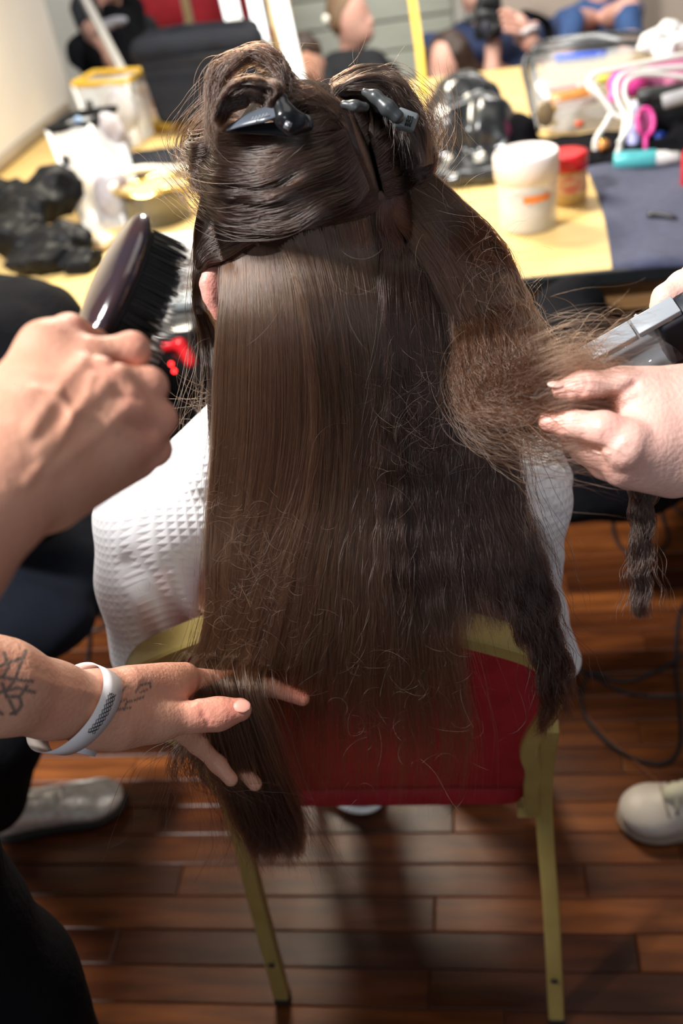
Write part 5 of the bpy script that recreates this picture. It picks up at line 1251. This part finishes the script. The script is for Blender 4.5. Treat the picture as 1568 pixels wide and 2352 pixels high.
# held bundle, teased and frizzy, bending out to the right hand
secH = [(880, 470, 985, 395), (930, 560, 1095, 505), (985, 650, 1165, 600), (1025, 740, 1200, 690), (1050, 830, .905, 1240, 790, .90), (1060, 905, .885, 1262, 858, .875), (1120, 965, .855, 1285, 890, .845), (1215, 960, .815, 1310, 905, .81), (1310, 935, .79, 1340, 908, .79), (1400, 940, .80, 1410, 925, .80)]
held = sheet(secH, 13000, 46, thick=.014, crimp=.0022, cfreq=180, frizz=.0042, clump=.0035, nl=16, ends=.10, starts=.02, seed=20, wild=.10, curl=.03, fr_grow=.8, off=.006)
secH2 = [(1040, 700, 1190, 660), (1050, 800, .885, 1225, 770, .88), (1052, 880, .86, 1245, 850, .86), (1085, 955, .835, 1262, 885, .835), (1190, 968, .81, 1290, 895, .81), (1290, 950, .79, 1330, 905, .79), (1370, 935, .795, 1380, 925, .795)]
held2 = sheet(secH2, 6000, 40, thick=.010, crimp=.0020, cfreq=200, frizz=.0040, clump=.0030, nl=14, ends=.16, starts=.35, seed=21, wild=.12, curl=.03, fr_grow=.3)
held3 = sheet([(1200, 880, .82, 1215, 855, .84), (1260, 880, .81, 1290, 835, .82), (1320, 870, .80, 1340, 830, .82), (1400, 870, .80, 1400, 850, .82)], 450, 26, thick=.010, crimp=.002, cfreq=200, frizz=.006, clump=.004, nl=10, ends=.3, starts=.3, seed=22, wild=.3, curl=.03, fr_grow=.3)
gather = sheet([(1215, 895, .805, 1215, 962, .805), (1290, 900, .795, 1290, 950, .795), (1345, 908, .790, 1345, 935, .790), (1420, 918, .792, 1420, 932, .792)], 2600, 22, thick=.007, crimp=.001, cfreq=180, frizz=.0016, clump=.002, nl=8, ends=.05, seed=24, wild=.05, curl=.015, fr_grow=0)
hang = sheet([(1440, 1060, .835, 1505, 1060, .835), (1447, 1130, .84, 1500, 1130, .84), (1452, 1220, .842, 1495, 1220, .842), (1456, 1310, .845, 1492, 1310, .845), (1463, 1420, .85, 1487, 1420, .85)], 1500, 40, thick=.007, crimp=.0022, cfreq=230, frizz=.0010, clump=.0012, nl=3, ends=.08, seed=23, wild=.05, curl=.012, fr_grow=.1)
# clipped-up top, left side: combed from the parting round to the left and up under the clip
def dtop(o): return lambda x, y, off=0: hit(x, y, o)
topL = sheet([(790, 262, 872, 468), (735, 272, 835, 492), (660, 290, 760, 508), (590, 296, 655, 520), (525, 300, 545, 520), (478, 318, 480, 470), (440, 345, .925, 462, 415, .905), (452, 325, .955, 440, 350, .94), (500, 296, .945, 480, 300, .955), (560, 280, .925, 560, 262, .93), (610, 280, .92, 630, 250, .925)],
             11000, 46, thick=.007, frizz=.0010, clump=.0022, nl=20, ends=.06, starts=.03, seed=30, wild=.03, curl=.02, off=.014, fr_grow=.3)
topL2 = sheet([(793, 300, 848, 430), (740, 330, 815, 475), (660, 360, 740, 500), (585, 390, 650, 528), (515, 400, 560, 530), (470, 400, .885, 500, 500, .88), (446, 375, .905, 470, 455, .90), (440, 345, .925, 446, 400, .91)],
              6000, 40, thick=.005, frizz=.0008, clump=.0022, nl=14, ends=.05, starts=.04, seed=31, wild=.03, curl=.02, off=.020, fr_grow=.3)
loop = sheet([(620, 285, .8200, 640, 270, .8250), (640, 230, .8200, 668, 215, .8250), (628, 165, .8250, 662, 165, .8300), (575, 130, .8300, 625, 122, .8350), (525, 160, .8350, 560, 125, .8400), (500, 215, .8400, 500, 150, .8450), (490, 290, .8400, 478, 210, .8500), (478, 345, .8350, 470, 320, .8450)],
             420, 44, thick=.008, frizz=.0016, clump=.002, nl=10, ends=.05, seed=32, wild=.05, curl=.02, fr_grow=0)
loop1b = sheet([(648, 285, .8300, 668, 240, .8250), (652, 215, .8300, 675, 195, .8300), (632, 160, .8350, 650, 140, .8350), (590, 140, .8350, 615, 122, .8400)], 1300, 30, thick=.008, frizz=.001, clump=.002, nl=8, ends=.05, seed=36, fr_grow=0)
loop2 = sheet([(625, 275, .8000, 650, 235, .8050), (606, 232, .8000, 640, 200, .8050), (560, 222, .8000, 575, 188, .8050), (520, 250, .8050, 530, 212, .8100), (496, 300, .8100, 500, 262, .8200)],
             2200, 36, thick=.010, frizz=.0008, clump=.002, nl=8, ends=.05, seed=33, fr_grow=0, bow=.01)
topM = sheet([(790, 300, 800, 262), (750, 262, 770, 238), (700, 250, 720, 215), (660, 262, 672, 212), (640, 290, .86, 640, 245, .87)], 3000, 26, thick=.010, frizz=.0022, clump=.002, nl=12, ends=.15, seed=34, wild=.1, curl=.02, off=.010)
topM2 = sheet([(838, 390, 812, 300), (800, 330, 790, 262), (760, 300, 745, 245), (720, 290, 700, 245)], 3000, 26, thick=.006, frizz=.0012, clump=.002, nl=12, ends=.1, seed=35, wild=.05, curl=.02, off=.012)
# right side of the top: lump over the crown and the turned-under roll
topR = sheet([(849, 330, 881, 460), (870, 315, 915, 450), (900, 300, 955, 430), (945, 290, 985, 395), (965, 280, .91, 988, 355, .93), (950, 262, .915, 965, 290, .935), (925, 250, .91, 940, 262, .93)],
             7000, 36, thick=.007, frizz=.0010, clump=.0022, nl=16, ends=.07, starts=.03, seed=40, wild=.03, curl=.02, off=.009, fr_grow=.3)
lump = sheet([(742, 285, .865, 752, 240, .89), (775, 235, .865, 765, 195, .895), (830, 215, .862, 830, 168, .895), (885, 225, .865, 900, 178, .90), (925, 270, .87, 945, 235, .90), (945, 320, .875, 975, 310, .90), (960, 380, .885, 985, 380, .905)],
             8000, 40, thick=.012, frizz=.0010, clump=.0025, nl=16, ends=.08, starts=.05, seed=41, wild=.03, curl=.02, fr_grow=.2, bow=.012)
lump2 = sheet([(848, 310, 884, 430), (850, 280, 890, 400), (850, 250, 905, 350), (880, 245, 925, 300), (900, 240, 940, 270)], 4000, 30, thick=.005, frizz=.0010, clump=.0025, nl=12, ends=.1, seed=42, off=.008)
fill = sheet([(845, 345, 795, 232), (875, 320, 850, 222), (905, 300, 900, 235), (930, 290, 935, 260)], 2600, 24, thick=.006, frizz=.0012, clump=.002, nl=10, ends=.1, seed=43, off=.004)
# flyaway hairs
def fly(n, region, L0, g, curlr=.010, K=20, dd=(.85, .95), dirfn=None):
    out = np.zeros((n, K, 3))
    for k in range(n):
        x, y = region(g); p = P(x, y, g.uniform(*dd)); a = g.uniform(0, 2 * pi) if dirfn is None else dirfn(g)
        d = Rv * cos(a) + Uv * sin(a) + Fv * g.normal() * .3; L_ = L0 * g.uniform(.4, 1.3); w1 = g.normal() * 2.2 / L_; w2 = g.normal() * 1.2 / L_; st_ = L_ / K; s0 = g.uniform(0, 6)
        for j in range(K):
            out[k, j] = p; tt = j * st_
            d = d + (np.cross(Fv, d) * w1 + np.cross(Uv, d) * w2 * sin(tt * 60 + s0)) * st_; d /= np.linalg.norm(d); p = p + d * st_
    return out
g_ = np.random.default_rng(77)
def along(pts, sp):
    pts = np.asarray(pts, float)
    def f(g):
        i = g.integers(0, len(pts) - 1); u = g.uniform(); q = pts[i] * (1 - u) + pts[i + 1] * u; return q[0] + g.normal() * sp, q[1] + g.normal() * sp
    return f
flys = [fly(160, along([(1000, 430), (1100, 540), (1180, 640), (1230, 780), (1255, 850)], 14), .055, g_),
        fly(60, along([(1000, 560), (1100, 700), (1150, 850), (1220, 960)], 45), .06, g_, dd=(.84, .88)),
        fly(50, along([(560, 130), (640, 130), (760, 200), (830, 170), (930, 240)], 14), .04, g_, dd=(.88, .94)),
        fly(40, along([(440, 330), (450, 420), (450, 560), (460, 700)], 8), .035, g_, dd=(.92, .96)),
        fly(22, along([(470, 880), (480, 1000)], 6), .08, g_, dd=(.95, .98), dirfn=lambda g: g.uniform(2.4, 4.2)),
        fly(500, along([(560, 950), (620, 1150), (600, 1330), (560, 1450)], 70), .035, g_, dd=(.93, .95)),
        fly(260, along([(800, 1100), (850, 1300), (900, 1500), (950, 1700)], 90), .045, g_, dd=(.96, 1.0)),
        fly(160, along([(900, 760), (950, 900), (1000, 1100)], 60), .05, g_, dd=(.86, .90)),
        fly(70, along([(1240, 860), (1320, 850)], 12), .045, g_, dd=(.81, .84)),
        fly(14, along([(660, 700), (760, 600), (800, 750)], 40), .06, g_, dd=(.80, .815), dirfn=lambda g: -pi / 2 + g.normal() * .25)]
put('straightened_hair', [left, mid], .000180, HM_MID, 'straightened brown hair hanging down the back')
put('gathered_ends', [tail, wisp], .00014, HM_TAIL, 'dark gathered ends in the stylist hand')
put('front_hair', [front, side], .00016, HM_DARK)
put('crimped_hair', [right, crown, gather] + locks, .000180, HM_TAIL, 'dark crimped hair on the right')
put('held_hair', [held, held2, held3], .000165, HM_FRIZZ, 'teased frizzy hair pulled to the right hand')
put('hanging_lock', [hang], .00017, HM_TAIL, 'crimped tail of the held hair below the hand')
put('clipped_hair', [topL, topL2, topM, topM2, topR, lump, lump2, fill], .000165, HM_DARK, 'smooth dark hair clipped up on top')
put('hair_loop', [loop, loop1b, loop2], .00016, HM_DARK, 'loop of hair sticking out of the clip')
put('flyaway_hair', flys, .00007, HM_FRIZZ, 'loose flyaway hairs')

# ================================================================== hair clips
def blade(name, pts, widths, th, m, parent, up=None, label=None):
    q = spline(pts, 30); r = np.interp(np.linspace(0, 1, 30), np.linspace(0, 1, len(widths)), widths)
    o = MB().tube(q, r, 14, flat=th, up=up).build(name, m, parent, label); return o
t = thing('claw_clip', 'black glossy duckbill clip under the hair loop on the left', 'hair clip', P(620, 275, .7920))
blade('upper_jaw', [P(520, 297, .8040), P(560, 278, .7970), P(610, 262, .7900), P(648, 250, .7870)], [.002, .0075, .0105, .0085], .30, mat('slate_plastic', (.085, .10, .125), .30, spec=.6), t, up=-Fv * .7 + Uv * .5)
s = Soft().chain([(P(652, 222, .7880), .0022), (P(646, 240, .7880), .005), (P(655, 270, .7880), .0085), (P(668, 292, .7900), .007)], .006).chain([(P(660, 262, .7900), .006), (P(690, 282, .7920), .006), (P(708, 290, .7970), .004)], .006)
soft('thumb_press', s, .0013, PLAST, t)
blade('lower_jaw', [P(530, 300, .8120), P(600, 296, .8020), P(660, 296, .7980), P(705, 290, .7980)], [.002, .005, .006, .003], .35, PLAST, t, up=-Fv)
MB().tube([P(655, 285, .7820), P(668, 292, .7820)], .0035, 10).build('pin', mat('pin_metal', (.4, .42, .45), .25, metal=.8), t)
MB().tube(spline([P(700, 270, .7940), P(709, 276, .7920), P(708, 292, .7920)], 10), .0028, 8).build('hinge_end', DGREY, t)
# maker's script on the jaw: small pale strokes
mb = MB()
for k in range(5):
    x0 = 578 + 8 * k; y0 = 272 - 2.2 * k
    mb.tube([P(x0, y0 + 4, .7845 - .0006 * k), P(x0 + 3, y0 - 4, .7845 - .0006 * k), P(x0 + 5, y0 + 3, .7845 - .0006 * k), P(x0 + 8, y0 - 1, .7845 - .0006 * k)], .00030, 4)
mb.build('lettering', mat('pale_ink', (.45, .48, .5), .5), t)
t = thing('section_clip', 'black slotted section clip with grey ribbed end on the right', 'hair clip', P(890, 245, .85))
s = Soft().chain([(P(838, 212, .8280), .0032), (P(862, 222, .8240), .0050), (P(890, 248, .8220), .0062), (P(912, 268, .8240), .0058)], .004)
s.cap(P(850, 218, .8160), P(885, 243, .8120), .0018, .0018, k=.002, sub=True)
soft('upper_prong', s, .0011, DGREY, t)
s = Soft().chain([(P(790, 240, .7960), .0032), (P(815, 244, .7930), .0040), (P(838, 246, .7960), .0035)], .004); s.cap(P(798, 240, .7880), P(828, 245, .7860), .0015, .0015, k=.002, sub=True)
soft('lower_prong', s, .0011, DGREY, t)
M_ = frame_to(P(950, 283, .85) - P(915, 270, .848), -Fv)
MB().box(P(932, 277, .849), (.0050, .0080, .0090), M_).build('grip', mat('slate_grey', (.16, .18, .19), .35), t, bevel=.002)
for k in range(3): MB().box(P(934 + 5 * k, 277 + 1.2 * k, .8435), (.0006, .0045, .0007), M_).build('rib', PLAST, t)
print('objects', len(bpy.data.objects), 'tris', sum(sum(len(p.vertices) - 2 for p in o.data.polygons) for o in bpy.data.objects if o.type == 'MESH'))
